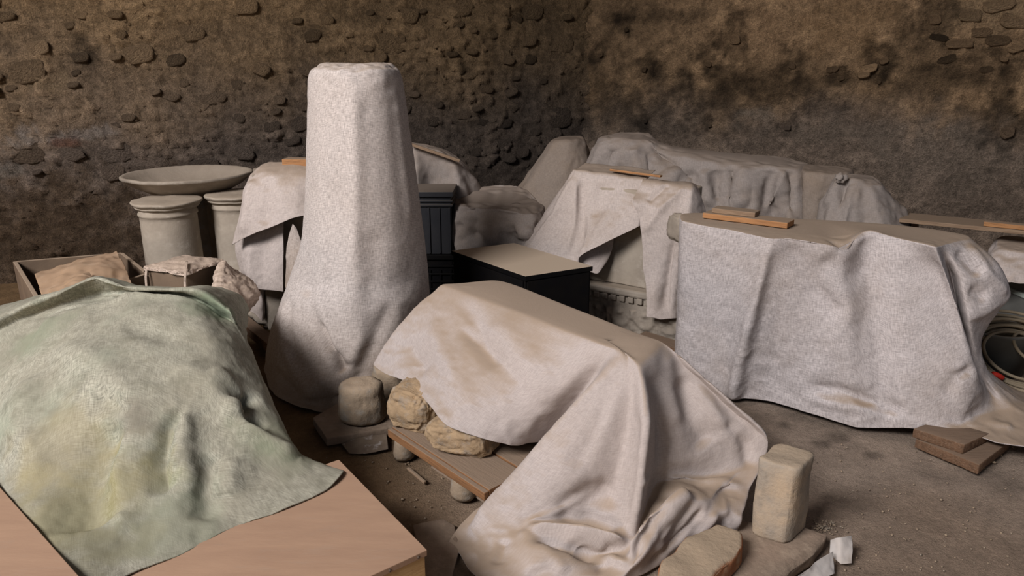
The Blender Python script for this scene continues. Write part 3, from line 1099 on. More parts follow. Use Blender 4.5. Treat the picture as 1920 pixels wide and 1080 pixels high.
S.tidy = 40
S.fold([(1160, 672), (1080, 760), (960, 900), (870, 995)], (.02, .03), (.012, .02), .9)
S.fold([(1200, 690), (1212, 790), (1198, 930), (1184, 1000)], .018, (.012, .018), .8)
S.fold([(870, 560), (890, 600), (930, 690)], (.03, .05), (-.012, -.02), .5)
S.fold([(860, 610), (960, 700), (1010, 760)], (.03, .06), (-.02, -.012), .6)
S.fold([(930, 590), (1000, 690), (1030, 760)], .07, .018)
S.fold([(800, 600), (850, 700), (900, 790)], .05, .014)
S.fold([(760, 640), (800, 700)], .05, -.016)
S.fold([(1165, 680), (1120, 800), (1075, 890)], (.02, .06), (-.01, -.025), .7)
S.fold([(1250, 660), (1262, 730), (1270, 800)], (.02, .04), (.014, .01), .7)
S.fold([(1275, 700), (1300, 790), (1330, 840)], (.03, .06), (-.03, -.03), .7)
S.fold([(1280, 690), (1350, 790), (1400, 830)], (.02, .04), .018, .8)
S.fold([(1225, 700), (1240, 800), (1235, 880)], .03, -.016)
S.fold([(985, 985), (1090, 1005), (1178, 1012)], .018, .05, .9, (.2, .1))
S.fold([(1005, 1012), (1090, 1032), (1165, 1036)], .02, -.04, .9)
S.fold([(1040, 965), (1110, 975), (1165, 985)], .022, -.03, .9)
S.fold([(1040, 960), (1150, 905)], .03, -.02)
S.fold([(1290, 925), (1225, 985), (1180, 1055)], .018, .05, .9, (.05, .2))
S.fold([(1300, 940), (1250, 1020)], .016, -.022)
S.fold([(1060, 1020), (1100, 1040), (1140, 1075)], .025, -.03)
S.fold([(985, 990), (1000, 1040), (1010, 1075)], .03, .022)
S.fold([(1010, 1020), (1060, 1075)], .02, .02)
S.fold([(1145, 900), (1070, 945), (985, 985)], .016, .022, .9)
S.fold([(1085, 960), (1150, 985)], .03, -.022, .9)
S.fold([(1205, 905), (1260, 893), (1330, 905), (1400, 912)], .016, .02, .9)
S.fold([(1215, 925), (1280, 915)], .02, -.025, .9)
S.fold([(1250, 940), (1205, 1010), (1185, 1060)], .012, -.028, .9)
S.fold([(1320, 950), (1270, 1010), (1220, 1060)], .014, -.022, .9)
S.fold([(1345, 960), (1300, 1005)], .014, .02, .9)
S.fold([(950, 1010), (930, 1060)], .02, -.02, .9)
S.fold([(1120, 1020), (1150, 1050), (1180, 1060)], .016, .022, .9)
S.fold([(1360, 790), (1400, 835), (1405, 880)], .02, -.02, .9)
S.relax(2)
S.rumple(.006, 3.5, 8, 3)
S.rumple(.009, 9, 9, 2, True, (.6, .95))
S.rumple(.003, 22, 2, 2)
S.floor(.008)
cloth('drape_cloth', [S], M['cloth_front'], 'dusty off-white drape over a long low block in the foreground, crumpled onto the floor')

# ================================================================== THE BIG COVER ON THE RIGHT
TZ = .905
K = 9


def bcol(tp, hp, bulge=0.0):
    return line(G(*tp), G(*hp), K, bulge, (-.39, -.92, 0))


rear = np.array([.42, .91, 0])
cols = [
    line(G(1283, 400, TZ), H(1272, .02, 3.95), K),
    bcol((1278, 414, TZ), (1267, 698, .02)),
    bcol((1310, 421, TZ), (1300, 716, .02)),
    bcol((1385, 434, TZ), (1352, 738, .015), -.01),
    bcol((1442, 446, TZ), (1376, 750, .012), .035),
    bcol((1482, 447, TZ), (1440, 752, .03), -.01),
    bcol((1535, 455, .895), (1520, 775, .035), -.03),
    bcol((1582, 463, .88), (1600, 800, .03), -.02),
    bcol((1622, 434, .93), (1660, 802, .04), .0),
    bcol((1690, 448, .915), (1712, 803, .07), .01),
    px_col([(1735, 459, .91), (1755, 510, .78), (1772, 575, .63), (1788, 640, .48), (1800, 700, .35), (1800, 745, .24), (1790, 785, .13), (1795, 800, .10), (1805, 812, .09)]),
    px_col([(1753, 463, .91), (1776, 520, .77), (1797, 580, .63), (1815, 640, .48), (1830, 690, .36), (1834, 735, .25), (1815, 782, .13), (1840, 805, .10), (1870, 830, .09)]),
    [G(1762, 462, .905), G(1790, 525, .74) + [.03, .08, 0], G(1806, 585, .60) + [.03, .10, 0], G(1815, 640, .46) + [.03, .10, 0], G(1834, 692, .33) + [0, .05, 0], G(1850, 728, .2), G(1868, 770, .13), G(1890, 800, .11), G(1925, 838, .09)],
    px_col([(1775, 457, .905), (1800, 520, .76), (1815, 590, .60), (1818, 612, .54), (1832, 665, .38), (1850, 712, .24), (1895, 760, .15), (1940, 800, .11), (1985, 850, .08)]),
    px_col([(1800, 450, .905), (1845, 515, .77), (1862, 578, .62), (1838, 602, .55), (1838, 652, .40), (1855, 705, .25), (1905, 748, .15), (1965, 790, .10), (2010, 830, .06)]),
    px_col([(1818, 446, .905), (1872, 500, .79), (1895, 552, .66), (1872, 583, .58), (1838, 640, .40), (1850, 690, .26), (1905, 740, .12), (1960, 765, .06), (2020, 790, .02)]),
    [G(1812, 440, .905), G(1870, 495, .79) + [0, .05, 0], G(1890, 545, .66) + [0, .08, 0], G(1868, 578, .56) + [0, .1, 0], G(1838, 640, .38) + [0, .12, 0], G(1850, 690, .24) + [0, .12, 0], G(1900, 730, .12) + [0, .1, 0], G(1940, 750, .05) + [0, .1, 0], G(1980, 760, .02) + [0, .1, 0]],
    line(G(1760, 430, .90), G(1760, 430, .9) + np.append(rear[:2] * .12, -.88), K),
    line(G(1640, 418, .90), G(1640, 418, .9) + np.append(rear[:2] * .1, -.88), K),
    line(G(1480, 408, .90), G(1480, 408, .9) + np.append(rear[:2] * .1, -.88), K),
    line(G(1350, 398, .90), G(1350, 398, .9) + np.append(rear[:2] * .1, -.88), K),
]
S = skirt(cols, (G(1320, 408, .91), G(1740, 440, .905)), 300, 210, edge=.06, tension=.38)
S.fold([(1447, 452), (1425, 540), (1400, 620), (1376, 740)], (.02, .03), (.012, .03), .8, (.1, 0))
S.fold([(1460, 460), (1440, 560), (1420, 650), (1400, 745)], (.03, .05), (-.01, -.02), .8, (.1, 0))
S.fold([(1482, 455), (1530, 540), (1580, 600)], (.03, .05), (-.02, -.035), .6)
S.fold([(1470, 500), (1480, 620), (1500, 740)], .06, .014)
S.fold([(1540, 480), (1590, 520), (1640, 500)], .06, -.022)
S.fold([(1560, 450), (1580, 465), (1600, 452)], .02, -.02)
S.fold([(1600, 455), (1640, 436)], .02, .014)
S.fold([(1515, 725), (1580, 735), (1700, 775)], .035, -.028, .8)
S.fold([(1510, 745), (1600, 765), (1700, 795)], .03, .02, .8)
S.fold([(1690, 480), (1720, 600), (1760, 720)], .06, -.012)
S.fold([(1772, 745), (1790, 710), (1825, 690)], .02, -.03)
S.fold([(1795, 470), (1840, 520)], .03, -.02)
S.fold([(1815, 455), (1850, 510), (1890, 555)], .02, .018)
S.fold([(1820, 540), (1855, 560)], .03, -.03)
S.fold([(1600, 560), (1560, 660), (1530, 720)], .05, .012)
S.fold([(1850, 790), (1900, 800)], .03, .015)
S.relax(3)
S.rumple(.009, 4.5, 21, 3)
S.rumple(.006, 9, 19, 2, True, (.3, .8))
S.rumple(.0025, 22, 2, 2)
S.floor(.008)
cloth('drape_cloth', [S], M['cloth_big'], 'large grey-white cover hanging to the floor over a tall chest-shaped block on the right')

# ================================================================== GREEN-STAINED COVER, LEFT FOREGROUND
BOXZ = .35
cols = [
    [G(-160, 640, .45) + [0, .4, 0]] + px_col([(-120, 640, .64), (-110, 680, .58), (-100, 720, .53), (-140, 800, .45), (-160, 850, .42), (-180, 900, .40), (-180, 960, .38), (-180, 1000, .36)]),
    [G(10, 590, .45) + [0, .4, 0]] + px_col([(10, 582, .70), (25, 610, .66), (42, 655, .62), (-5, 722, .55), (-20, 790, .47), (-20, 850, .42), (-15, 920, .40), (-20, 1000, .405)]),
    [G(60, 590, .45) + [0, .4, 0]] + px_col([(58, 563, .735), (68, 590, .685), (84, 615, .69), (35, 700, .61), (15, 780, .52), (10, 850, .44), (20, 935, .41), (40, 1050, .405)]),
    [G(100, 590, .45) + [0, .4, 0]] + px_col([(110, 545, .77), (115, 572, .72), (122, 590, .735), (95, 680, .65), (75, 775, .55), (70, 855, .46), (80, 945, .42), (100, 1120, .40)]),
    [G(180, 590, .45) + [0, .4, 0]] + px_col([(180, 516, .83), (185, 553, .745), (190, 567, .76), (170, 660, .69), (145, 760, .58), (135, 860, .47), (145, 965, .41), (155, 1150, .38)]),
    [G(240, 590, .45) + [0, .4, 0]] + px_col([(240, 536, .80), (245, 549, .765), (250, 553, .785), (248, 640, .71), (235, 740, .61), (230, 850, .49), (235, 960, .40), (235, 1080, .36)]),
    [G(310, 590, .45) + [0, .4, 0]] + px_col([(310, 540, .795), (310, 556, .76), (312, 559, .78), (330, 640, .70), (330, 740, .605), (318, 840, .50), (315, 935, .42), (338, 1037, .358)]),
    [G(370, 590, .45) + [0, .4, 0]] + px_col([(375, 537, .795), (370, 566, .745), (366, 575, .755), (398, 650, .68), (402, 740, .59), (392, 830, .49), (395, 920, .41), (432, 988, .357)]),
    [G(410, 600, .45) + [0, .4, 0]] + px_col([(402, 552, .765), (406, 588, .69), (410, 596, .695), (440, 660, .64), (452, 740, .56), (462, 820, .485), (478, 890, .41), (522, 958, .357)]),
    [G(420, 610, .45) + [0, .35, 0]] + px_col([(424, 572, .725), (431, 600, .665), (436, 608, .662), (468, 668, .585), (494, 740, .525), (520, 800, .465), (560, 862, .405), (612, 918, .357)]),
    [G(425, 620, .45) + [0, .3, 0]] + px_col([(437, 586, .695), (446, 616, .635), (453, 630, .615), (479, 674, .55), (507, 740, .475), (530, 796, .42), (558, 852, .37), (646, 880, .357)]),
    [G(425, 620, .40) + [0, .3, 0]] + [G(px, py, z) + [-.01, .12, -.2] for px, py, z in ((437, 586, .695), (446, 616, .635), (453, 630, .615), (479, 674, .55), (507, 740, .475), (530, 796, .42), (555, 848, .37), (600, 868, .357))],
]
S = Sheet(cols, 240, 230, False, .40)
S.fold([(120, 592), (190, 570), (250, 553), (330, 560), (420, 598)], .016, .014, 1.0)
S.fold([(60, 600), (150, 573), (240, 547), (330, 553), (420, 592)], .014, -.018, 1.0)
S.fold([(170, 555), (260, 543), (370, 540)], .012, .010)
S.fold([(110, 590), (60, 650), (5, 718)], .025, .016, .9)
S.fold([(345, 762), (315, 800), (305, 870), (320, 930)], (.022, .05), (-.03, -.045), .8)
S.fold([(350, 765), (342, 850), (350, 930)], (.02, .05), (.03, .022), .8)
S.fold([(430, 745), (460, 800), (500, 830), (560, 858)], .03, .04, .9)
S.fold([(465, 735), (460, 770), (500, 805)], .03, -.05, .9)
S.fold([(400, 690), (450, 750)], .03, .025, .8)
S.fold([(220, 780), (180, 900), (170, 1000)], .09, -.045)
S.fold([(250, 780), (235, 900), (225, 1010)], .05, .045, .8)
S.fold([(405, 850), (390, 920), (380, 980)], .045, -.028)
S.fold([(430, 860), (425, 930)], .04, .02)
S.fold([(330, 680), (400, 720), (450, 790)], .05, .022)
S.fold([(110, 650), (200, 700), (260, 800)], .06, .02)
S.fold([(180, 740), (240, 770)], .03, -.02)
S.fold([(60, 700), (40, 800), (80, 900)], .06, .03)
S.fold([(230, 600), (330, 640)], .04, -.015)
S.relax(2)
S.rumple(.018, 3.2, 31, 2)
S.rumple(.006, 9, 32, 3)
S.rumple(.003, 24, 33, 2)
cloth('drape_cloth', [S], M['cloth_green'], 'cloth blotched with green and yellow stains, spread over a mound at left')

# plywood box under the cloth
p1, p2, p3 = G(640, 866, BOXZ), G(801, 1031, BOXZ), G(690, 1082, BOXZ)
e1 = (p2 - p1)[:2]
e1 /= np.linalg.norm(e1)
v = (p3 - p2)[:2]
v /= np.linalg.norm(v)
L1 = .76
q1 = p1[:2] - e1 * .02
poly = [q1, p2[:2], p2[:2] + v * L1, q1 + v * L1]
pb = empty('plywood_box', (*(sum(poly) / 4), 0), 'flat-topped brown plywood box under the green-stained cloth', 'box')
prism('lid', poly, BOXZ - .02, BOXZ, M['plywood'], pb, bev=.002)
inn = [p + ((sum(poly) / 4) - p) * .015 for p in poly]
for i in range(4):
    a, b = inn[i], inn[(i + 1) % 4]
    t = (b - a) / np.linalg.norm(b - a)
    n = np.array([-t[1], t[0]])
    if n @ (sum(poly) / 4 - a) < 0:
        n = -n
    prism('side_panel', [a, b, b + n * .018, a + n * .018], 0.012, BOXZ - .0205, M['ply_edge'], pb, bev=.002)
for s in (.03, .12, .2, .3, .42):
    for z in (BOXZ - .01,):
        c = p2[:2] + v * s
        out = -e1 if (-e1) @ (sum(poly) / 4 - c) < 0 else e1
        lathe('nail', [(0.0001, z - .0035), (.0035, z - .003), (.0035, z + .003), (0.0001, z + .0035)], c[0] + out[0] * .001, c[1] + out[1] * .001, M['nail'], pb, 10)

# board at the lower left corner
l1, l2 = G(0, 913, .42), G(150, 1082, .42)
e = (l2 - l1)[:2]
e /= np.linalg.norm(e)
n = np.array([-e[1], e[0]])
if n[0] > 0:
    n = -n
poly = [l1[:2] - e * .25, l2[:2] + e * .10, l2[:2] + e * .10 + n * .55, l1[:2] - e * .25 + n * .55]
lb = empty('plywood_box', (*(sum(poly) / 4), 0), 'pinkish board-topped box cut off by the lower left corner of the picture', 'box')
prism('lid', poly, .40, .42, M['plywood'], lb, bev=.002)
prism('body', [p + (sum(poly) / 4 - p) * .03 for p in poly], .012, .3995, M['ply_edge'], lb, bev=.002)

# ================================================================== BACK LEFT: columns, basin, crate, wrapped block
def column(px, d, top, label):
    c = H(px, top, d)
    r = .213
    root = empty('stone_column', (c[0], c[1], 0), label, 'column', 'two short marble columns by the wall')
    lathe('shaft', [(.185, .10), (.18, .14), (.172, top - .12), (.172, top - .095), (.180, top - .09), (.180, top - .078), (.173, top - .072), (.173, top - .055)], c[0], c[1], M['marble'], root, 56, .004, px)
    lathe('capital', [(.174, top - .056), (.176, top - .046), (.19, top - .044), (.196, top - .036), (.19, top - .030), (.20, top - .026), (r, top - .012), (r, top - .003), (r - .008, top), (.11, top + .002), (.03, top - .004), (0.0001, top - .005)], c[0], c[1], M['marble'], root, 56, .008, px + 9)
    lathe('base', [(.23, .012), (.235, .05), (.225, .07), (.20, .075), (.205, .095), (.185, .101)], c[0], c[1], M['marble'], root, 56, .004, px + 5)
    return root


column(312, 4.6, .84, 'short marble column with moulded top standing left below the basin')
column(446, 4.82, .845, 'short marble column half hidden behind the draped cloth beside the pillar')
c = H(353, .94, 5.06)
prism('stone_pedestal', [c[:2] + np.array(p) for p in ((-.15, -.12), (.15, -.12), (.15, .15), (-.15, .15))], .012, .806, M['tuff'], None, .01, .006, 2, 3)
tag(bpy.data.objects['stone_pedestal'], 'dark stone pedestal carrying the basin, seen in the gap between the two columns', 'pedestal')
lathe('stone_basin', [(.0001, .808), (.22, .808), (.27, .825), (.35, .87), (.405, .915), (.418, .922), (.43, .93), (.43, .945), (.42, .950), (.40, .945), (.36, .915), (.28, .875), (.15, .855), (.0001, .85)], c[0], c[1], M['marble_grey'], None, 72, .006, 3)
tag(bpy.data.objects['stone_basin'], 'wide shallow grey stone basin raised above the short columns', 'basin')

# open crate with brown cardboard
BL, FL, BR, FR = G(28, 490, .55), G(80, 575, .55), G(228, 474, .55), G(276, 512, .55)
ctr = (BL + FL + BR + FR) / 4
cr = empty('open_crate', (ctr[0], ctr[1], 0), 'open shallow crate by the left wall holding brown sheets', 'crate')


def board(name, a, b, z0, z1, t, mat, par):
    a, b = np.array(a[:2]), np.array(b[:2])
    d = (b - a) / np.linalg.norm(b - a)
    n = np.array([-d[1], d[0]])
    return prism(name, [a - n * t / 2, b - n * t / 2, b + n * t / 2, a + n * t / 2], z0, z1, mat, par, .003)


for a, b in ((BL, FL), (BL, BR), (BR, FR), (FL, FR)):
    board('side_board', a, b, .2, .55, .022, M['crate_wood'], cr)
prism('bottom_board', [BL, FL, FR, BR], .2, .22, M['crate_wood'], cr, .003)
prism('foot', [BL * .9 + ctr * .1, FL * .9 + ctr * .1, FR * .9 + ctr * .1, BR * .9 + ctr * .1], .012, .1999, M['wood_old'], cr, .003)
for k, (pa, pb_, pc, pd, lab) in enumerate((((64, 512, .55), (95, 610, .50), (218, 470, .62), (262, 560, .54), 'curled brown cardboard sheet lying in the open crate'),
                                         ((90, 545, .60), (120, 600, .56), (165, 510, .635), (215, 560, .58), 'folded ochre cardboard flap on top of the sheet in the crate'))):
    a, b, c_, d_ = G(*pa), G(*pb_), G(*pc), G(*pd)
    S = Sheet([line(a, b, 5, .03, (0, 0, 1)), line(a * .6 + c_ * .4, b * .6 + d_ * .4, 5, .06, (0, 0, 1)), line(a * .25 + c_ * .75, b * .25 + d_ * .75, 5, .05, (0, 0, 1)), line(c_, d_, 5, .01, (0, 0, 1))], 50, 40)
    S.rumple(.02, 5, 60 + k, 3)
    S.rumple(.012, 10, 63 + k, 2, True)
    o = cloth('cardboard_sheet', [S], M['cardboard'], lab, 'brown sheets in the open crate', None, .005, 'cardboard')

# wrapped stone block with a gathered sack
nc, lc, rc = G(347, 514, .64), G(276, 505, .64), G(414, 492, .64)
bc = lc + rc - nc
prism('stone_block', [nc, rc, bc, lc], .012, .64, M['crate_wood'], None, .012, .006, 2, 5)
tag(bpy.data.objects['stone_block'], 'brown block with bound white rags on its top, behind the green-stained cloth', 'block')
cc = (nc + bc) / 2
cols = []
for p, hz, q in ((nc, .635, None), ((nc + rc) / 2, .64, None), (rc, .62, None), ((rc + bc) / 2, .5, None), (bc, .55, None), ((bc + lc) / 2, .5, None), (lc, .63, None), ((lc + nc) / 2, .64, None)):
    e = p + (p - cc) * .03
    hem = p + (p - cc) * .07
    cols.append(line((*e[:2], .655), (*hem[:2], hz), 4))
S = skirt(cols, (cc + [-.03, 0, .045], cc + [.03, 0, .05]), 130, 60, edge=.15)
S.pleats(.02, 14, 3, .2, .8)
S.rumple(.012, 10, 5, 3, True)
S.rumple(.006, 24, 6, 2, True)
strip = []
for px in (345, 347, 349.5):
    strip.append([D(px + 3, 490, 3.62), D(px, 512, 3.50), D(px - 1, 530, 3.50), D(px, 545, 3.50)])
S2 = Sheet(strip, 8, 24)
strip = [[D(px, 500, 3.62), D(px - 2, 520, 3.60), D(px, 545, 3.6), D(px - 1, 560, 3.6)] for px in (273, 275, 277)]
S4 = Sheet(strip, 8, 24)
sack = [line(D(410, 495, 3.72), D(395, 585, 3.45), 6, .05, (0, -1, 0)), line(D(420, 490, 3.70), D(415, 595, 3.42), 6, .10, (0, -1, 0)), line(D(430, 500, 3.72), D(440, 600, 3.45), 6, .12, (.5, -1, 0)), line(D(428, 500, 3.8), D(458, 590, 3.6), 6, .12, (1, 0, 0)), line(D(425, 500, 3.9), D(455, 580, 3.8), 6, .05, (1, 0, 0))]
S3 = Sheet(sack, 70, 90)
S3.rumple(.018, 10, 8, 3, True)
S3.rumple(.007, 24, 9, 2, True)
cloth('rag_wrapping', [S, S2, S3, S4], cloth_mat('rag', (0.50, 0.40, 0.33), dust_amt=.4, dirt_amt=.4), 'crumpled pinkish rag tied over the brown block, gathered in a sack at its right', cat='rag')

# ================================================================== DRAPED STELE LEFT OF THE TALL PILLAR
def dcol(pts):
    return [D(*p) for p in pts]


S = Sheet([
    dcol([(480, 345, 4.75), (484, 318, 4.62), (470, 328, 4.45), (456, 365, 4.35), (446, 420, 4.28), (436, 459, 4.25)]),
    dcol([(492, 335, 4.8), (492, 307, 4.62), (482, 324, 4.40), (468, 368, 4.30), (458, 415, 4.24), (450, 450, 4.21)]),
    dcol([(510, 330, 4.8), (508, 303, 4.62), (500, 322, 4.37), (492, 368, 4.26), (485, 408, 4.21), (480, 436, 4.18)]),
    dcol([(540, 330, 4.8), (540, 303, 4.6), (525, 324, 4.35), (522, 365, 4.24), (518, 400, 4.20), (514, 423, 4.17)]),
    dcol([(572, 330, 4.8), (572, 303, 4.6), (560, 323, 4.35), (558, 360, 4.24), (556, 388, 4.20), (556, 407, 4.17)]),
    dcol([(612, 330, 4.8), (612, 303, 4.6), (602, 322, 4.38), (600, 360, 4.28), (600, 385, 4.24), (600, 398, 4.22)]),
], 110, 100, False, .4)
S.rumple(.014, 6, 41, 3)
S.fold([(475, 335), (462, 390), (455, 440)], .04, .02)
S.fold([(505, 330), (500, 380), (490, 425)], .05, -.016)
S2 = Sheet([
    dcol([(440, 448, 4.36), (441, 475, 4.36), (452, 510, 4.36), (466, 542, 4.36)]),
    dcol([(455, 440, 4.32), (456, 475, 4.29), (462, 510, 4.28), (468, 541, 4.28)]),
    dcol([(472, 430, 4.31), (468, 475, 4.26), (467, 510, 4.25), (467, 540, 4.25)]),
    dcol([(495, 424, 4.30), (494, 475, 4.27), (494, 510, 4.26), (494, 543, 4.25)]),
    dcol([(515, 412, 4.30), (517, 475, 4.24), (516, 510, 4.23), (515, 545, 4.23)]),
    dcol([(531, 405, 4.30), (531, 470, 4.24), (531, 510, 4.23), (531, 547, 4.23)]),
], 90, 70, False, .4)
S2.rumple(.010, 8, 43, 3)
S3 = Sheet([dcol([(448, 500, 4.42), (450, 550, 4.42), (462, 580, 4.42)]), dcol([(468, 520, 4.38), (472, 560, 4.37), (478, 590, 4.37)]), dcol([(492, 520, 4.38), (492, 560, 4.37), (493, 602, 4.37)]), dcol([(500, 520, 4.45), (500, 550, 4.45), (497, 590, 4.45)])], 40, 40)
S3.rumple(.015, 9, 44, 3)
cloth('drape_cloth', [S, S2, S3], M['cloth_mid'], 'pale cloth in hanging flaps over a slab just left of the tall pillar')
S4 = Sheet([dcol([(548, 420, 4.12), (538, 455, 4.10), (536, 490, 4.05), (535, 540, 4.0)]), dcol([(550, 421, 4.10), (550, 460, 4.06), (546, 495, 4.0), (545, 540, 3.96)]), dcol([(556, 428, 4.10), (566, 462, 4.06), (562, 500, 4.0), (560, 545, 3.95)])], 24, 50)
S4.rumple(.012, 9, 45, 3)
cloth('cloth_scrap', [S4], M['cloth_tall'], 'small pointed white cloth scrap hanging between the tall pillar and the draped slab')
# the slab under it and a timber on top
s0 = H(500, 0, 4.5)
prism('stone_slab', [H(488, .5, 4.40)[:2], H(600, .5, 4.38)[:2], H(600, .5, 4.68)[:2], H(490, .5, 4.68)[:2]], .012, 1.03, M['marble_grey'], None, .012, .004, 1, 8)
tag(bpy.data.objects['stone_slab'], 'upright grey stone slab under the hanging flaps left of the pillar', 'slab')
tag(bar('timber_block', H(535, 1.088, 4.52), H(590, 1.088, 4.50), .10, .05, M['wood']), 'short sawn timber block lying on the draped slab beside the pillar', 'timber')
rock_specs = []

# timbers and rubble on the floor in the dark behind the green cloth
tag(bar('timber', G(430, 583, .06), G(520, 655, .06), .08, .06, M['wood_old']), 'reddish timber on the floor behind the green-stained cloth', 'timber')


def rock(name, c, dims, mat, label=None, cat='stone', rot=0.0, seed=0, rough=.12, power=.7, grooves=None, parent=None, sub=4, tilt=0.0, group=None):
    bm = bmesh.new()
    bmesh.ops.create_icosphere(bm, subdivisions=sub, radius=1.0)
    P = np.array([v.co for v in bm.verts])
    Q = np.sign(P) * np.abs(P) ** power
    Q *= (1 + rough * fbm(P * 1.4 + seed * 2.9, 4, .55))[:, None]
    Q *= np.array(dims) / 2
    if grooves:
        ax, freq, amp, lo, hi = grooves
        g = np.abs(np.sin(Q[:, ax] * freq))
        mask = smooth(P[:, 1 - ax if ax < 2 else 0], lo, hi)
        Q *= (1 - amp * (1 - g) ** 2 * mask)[:, None]
    R = (Matrix.Rotation(rot, 3, 'Z') @ Matrix.Rotation(tilt, 3, 'X'))
    Q = Q @ np.array(R).T
    Q[:, 2] = np.maximum(Q[:, 2], -dims[2] * .46)
    Q += np.array([c[0], c[1], c[2] - Q[:, 2].min()])
    for v, p in zip(bm.verts, Q):
        v.co = p
    o = bm_obj(name, bm, mat, parent, shade=True)
    return tag(o, label, cat if label else None, group)


rock('rubble_stone', G(512, 610, .012), (.20, .16, .22), M['marble_grey'], 'dark broken stone at the foot of the hanging flaps, left of the pillar', seed=3, rough=.4)

# ================================================================== BLACK CRATES AND BLACK CABINET
def crate(z0, z1, label, slots, shift=0.0):
    a, b = H(700, (z0 + z1) / 2, 4.82), H(851, (z0 + z1) / 2, 4.80)
    x0, x1 = a[0] + shift, b[0] + shift
    y0, y1 = 4.80, 5.16
    root = empty('plastic_crate', ((x0 + x1) / 2, (y0 + y1) / 2, z0), label, 'crate', 'stacked black crates')
    m = M['crate_grey'] if slots == 0 else M['black_bare']
    ins = .018
    body = prism('body', [(x0 + ins, y0 + ins), (x1 - ins, y0 + ins), (x1 - ins, y1 - ins), (x0 + ins, y1 - ins)], z0, z1 - .035, m, root, .004)
    prism('rim', [(x0, y0), (x1, y0), (x1, y1), (x0, y1)], z1 - .035, z1, m, root, .004)
    zz = [z1 - .065, z1 - .095] if slots == 0 else list(np.arange(z0 + .05, z1 - .05, .055))
    for z in zz:
        prism('rib', [(x0 + .006, y0 + .006), (x1 - .006, y0 + .006), (x1 - .006, y1 - .006), (x0 + .006, y1 - .006)], z - .006, z + .006, m, body, .002)
    for k in range(8):
        x = x0 + .03 + (x1 - x0 - .06) * k / 7
        prism('post_rib', [(x - .006, y0 + .008), (x + .006, y0 + .008), (x + .006, y0 + .0175), (x - .006, y0 + .0175)], z0 + .01, z1 - .11, m, body, .001)
    return root


crate(.012, .42, 'lower black slotted plastic crate of the pair behind the pillar', 1, .01)
crate(.421, .855, 'upper dark grey ribbed plastic crate stacked on the black one behind the pillar', 0)

bz = .55
f_, l_, r_ = G(985, 518, bz), G(846, 470, bz), G(1112, 499, bz)
b_ = l_ + r_ - f_
ctr = (f_ + b_) / 2
cab = empty('black_cabinet', (ctr[0], ctr[1], 0), 'low black cabinet with a dust-covered top in the middle of the room', 'cabinet')
prism('top_panel', [f_, r_, b_, l_], bz - .03, bz, M['black'], cab, .003)
prism('body', [p + (ctr - p) * .03 for p in (f_, r_, b_, l_)], .03, bz - .0305, M['black_bare'], cab, .003)
prism('plinth', [p + (ctr - p) * .09 for p in (f_, r_, b_, l_)], .012, .0299, M['black_bare'], cab, .003)
t = (r_ - f_) / np.linalg.norm(r_ - f_)
nn = np.array([t[1], -t[0], 0])
if nn[1] > 0:
    nn = -nn
ff, rf = f_ + (ctr - f_) * .03, r_ + (ctr - r_) * .03
for P0, P1 in ((f_, r_), (f_, l_)):
    A2, B2 = P0 + (ctr - P0) * .03, P1 + (ctr - P1) * .03
    t = (B2 - A2) / np.linalg.norm(B2 - A2)
    nn = np.array([t[1], -t[0], 0])
    if nn @ (A2 - ctr) < 0:
        nn = -nn
    A3, B3 = A2 + t * .012, B2 - t * .012
    prism('side_panel', [A3 + nn * .0008, B3 + nn * .0008, B3 + nn * .008, A3 + nn * .008], .04, bz - .035, M['black_bare'], cab, .002)

# ================================================================== CARVED BASE UNDER THE CENTRE-RIGHT COVER
O = np.array([.30, 4.64])
ev = np.array([.84, -.54]) / np.hypot(.84, .54)
nv_ = np.array([ev[1], -ev[0]])
if nv_[1] > 0:
    nv_ = -nv_


def loc(s, n, z):
    p = O + ev * s + nv_ * n
    return np.array([p[0], p[1], z])


car = empty('carved_altar', loc(.45, -.25, 0), 'carved grey stone altar with a relief frieze showing under the torn cover', 'altar')
prism('upper_block', [loc(.06, -.06, 0), loc(.80, -.06, 0), loc(.80, -.46, 0), loc(.06, -.46, 0)], .31, .93, M['marble'], car, .012, .005, 2, 4)
mould = prism('moulding', [loc(.0, .02, 0), loc(.96, .02, 0), loc(.96, -.54, 0), loc(.0, -.54, 0)], .262, .3095, M['marble_grey'], car, .014)
lowb = prism('lower_block', [loc(.02, -.01, 0), loc(.94, -.01, 0), loc(.94, -.52, 0), loc(.02, -.52, 0)], .012, .2615, M['marble_grey'], car, .01, .004, 2, 6)
# relief: swags and rosettes standing out of the face
s = np.linspace(.03, .93, 150)
z = np.linspace(.015, .258, 60)
Sg, Zg = np.meshgrid(s, z, indexing='ij')
hgt = np.zeros_like(Sg)
for k in range(5):
    c0 = .13 + k * .17
    arc = np.abs(np.hypot((Sg - c0) / .075, (Zg - .17) / .10) - 1)
    hgt += np.where(Zg < .175, np.exp(-(arc / .22) ** 2), 0) * .016
    hgt += np.exp(-(((Sg - c0) ** 2 + (Zg - .15) ** 2) / .018 ** 2)) * .018
    hgt += np.exp(-(((Sg - c0 - .085) ** 2) / .012 ** 2)) * smooth(Zg, .02, .05) * (1 - smooth(Zg, .15, .19)) * .012
q = np.stack([Sg * 14, Zg * 14, Sg * 0 + 3], -1)
hgt += fbm(q, 4) * .014
PP = np.zeros(Sg.shape + (3,))
PP[..., 0] = O[0] + ev[0] * Sg + nv_[0] * (-.008 + hgt)
PP[..., 1] = O[1] + ev[1] * Sg + nv_[1] * (-.008 + hgt)
PP[..., 2] = Zg
I, J = np.meshgrid(np.arange(149), np.arange(59), indexing='ij')
fcs = np.stack([I * 60 + J, (I + 1) * 60 + J, (I + 1) * 60 + J + 1, I * 60 + J + 1], -1).reshape(-1, 4)
o = mesh_from('relief', PP.reshape(-1, 3), fcs, M['marble_grey'], lowb)
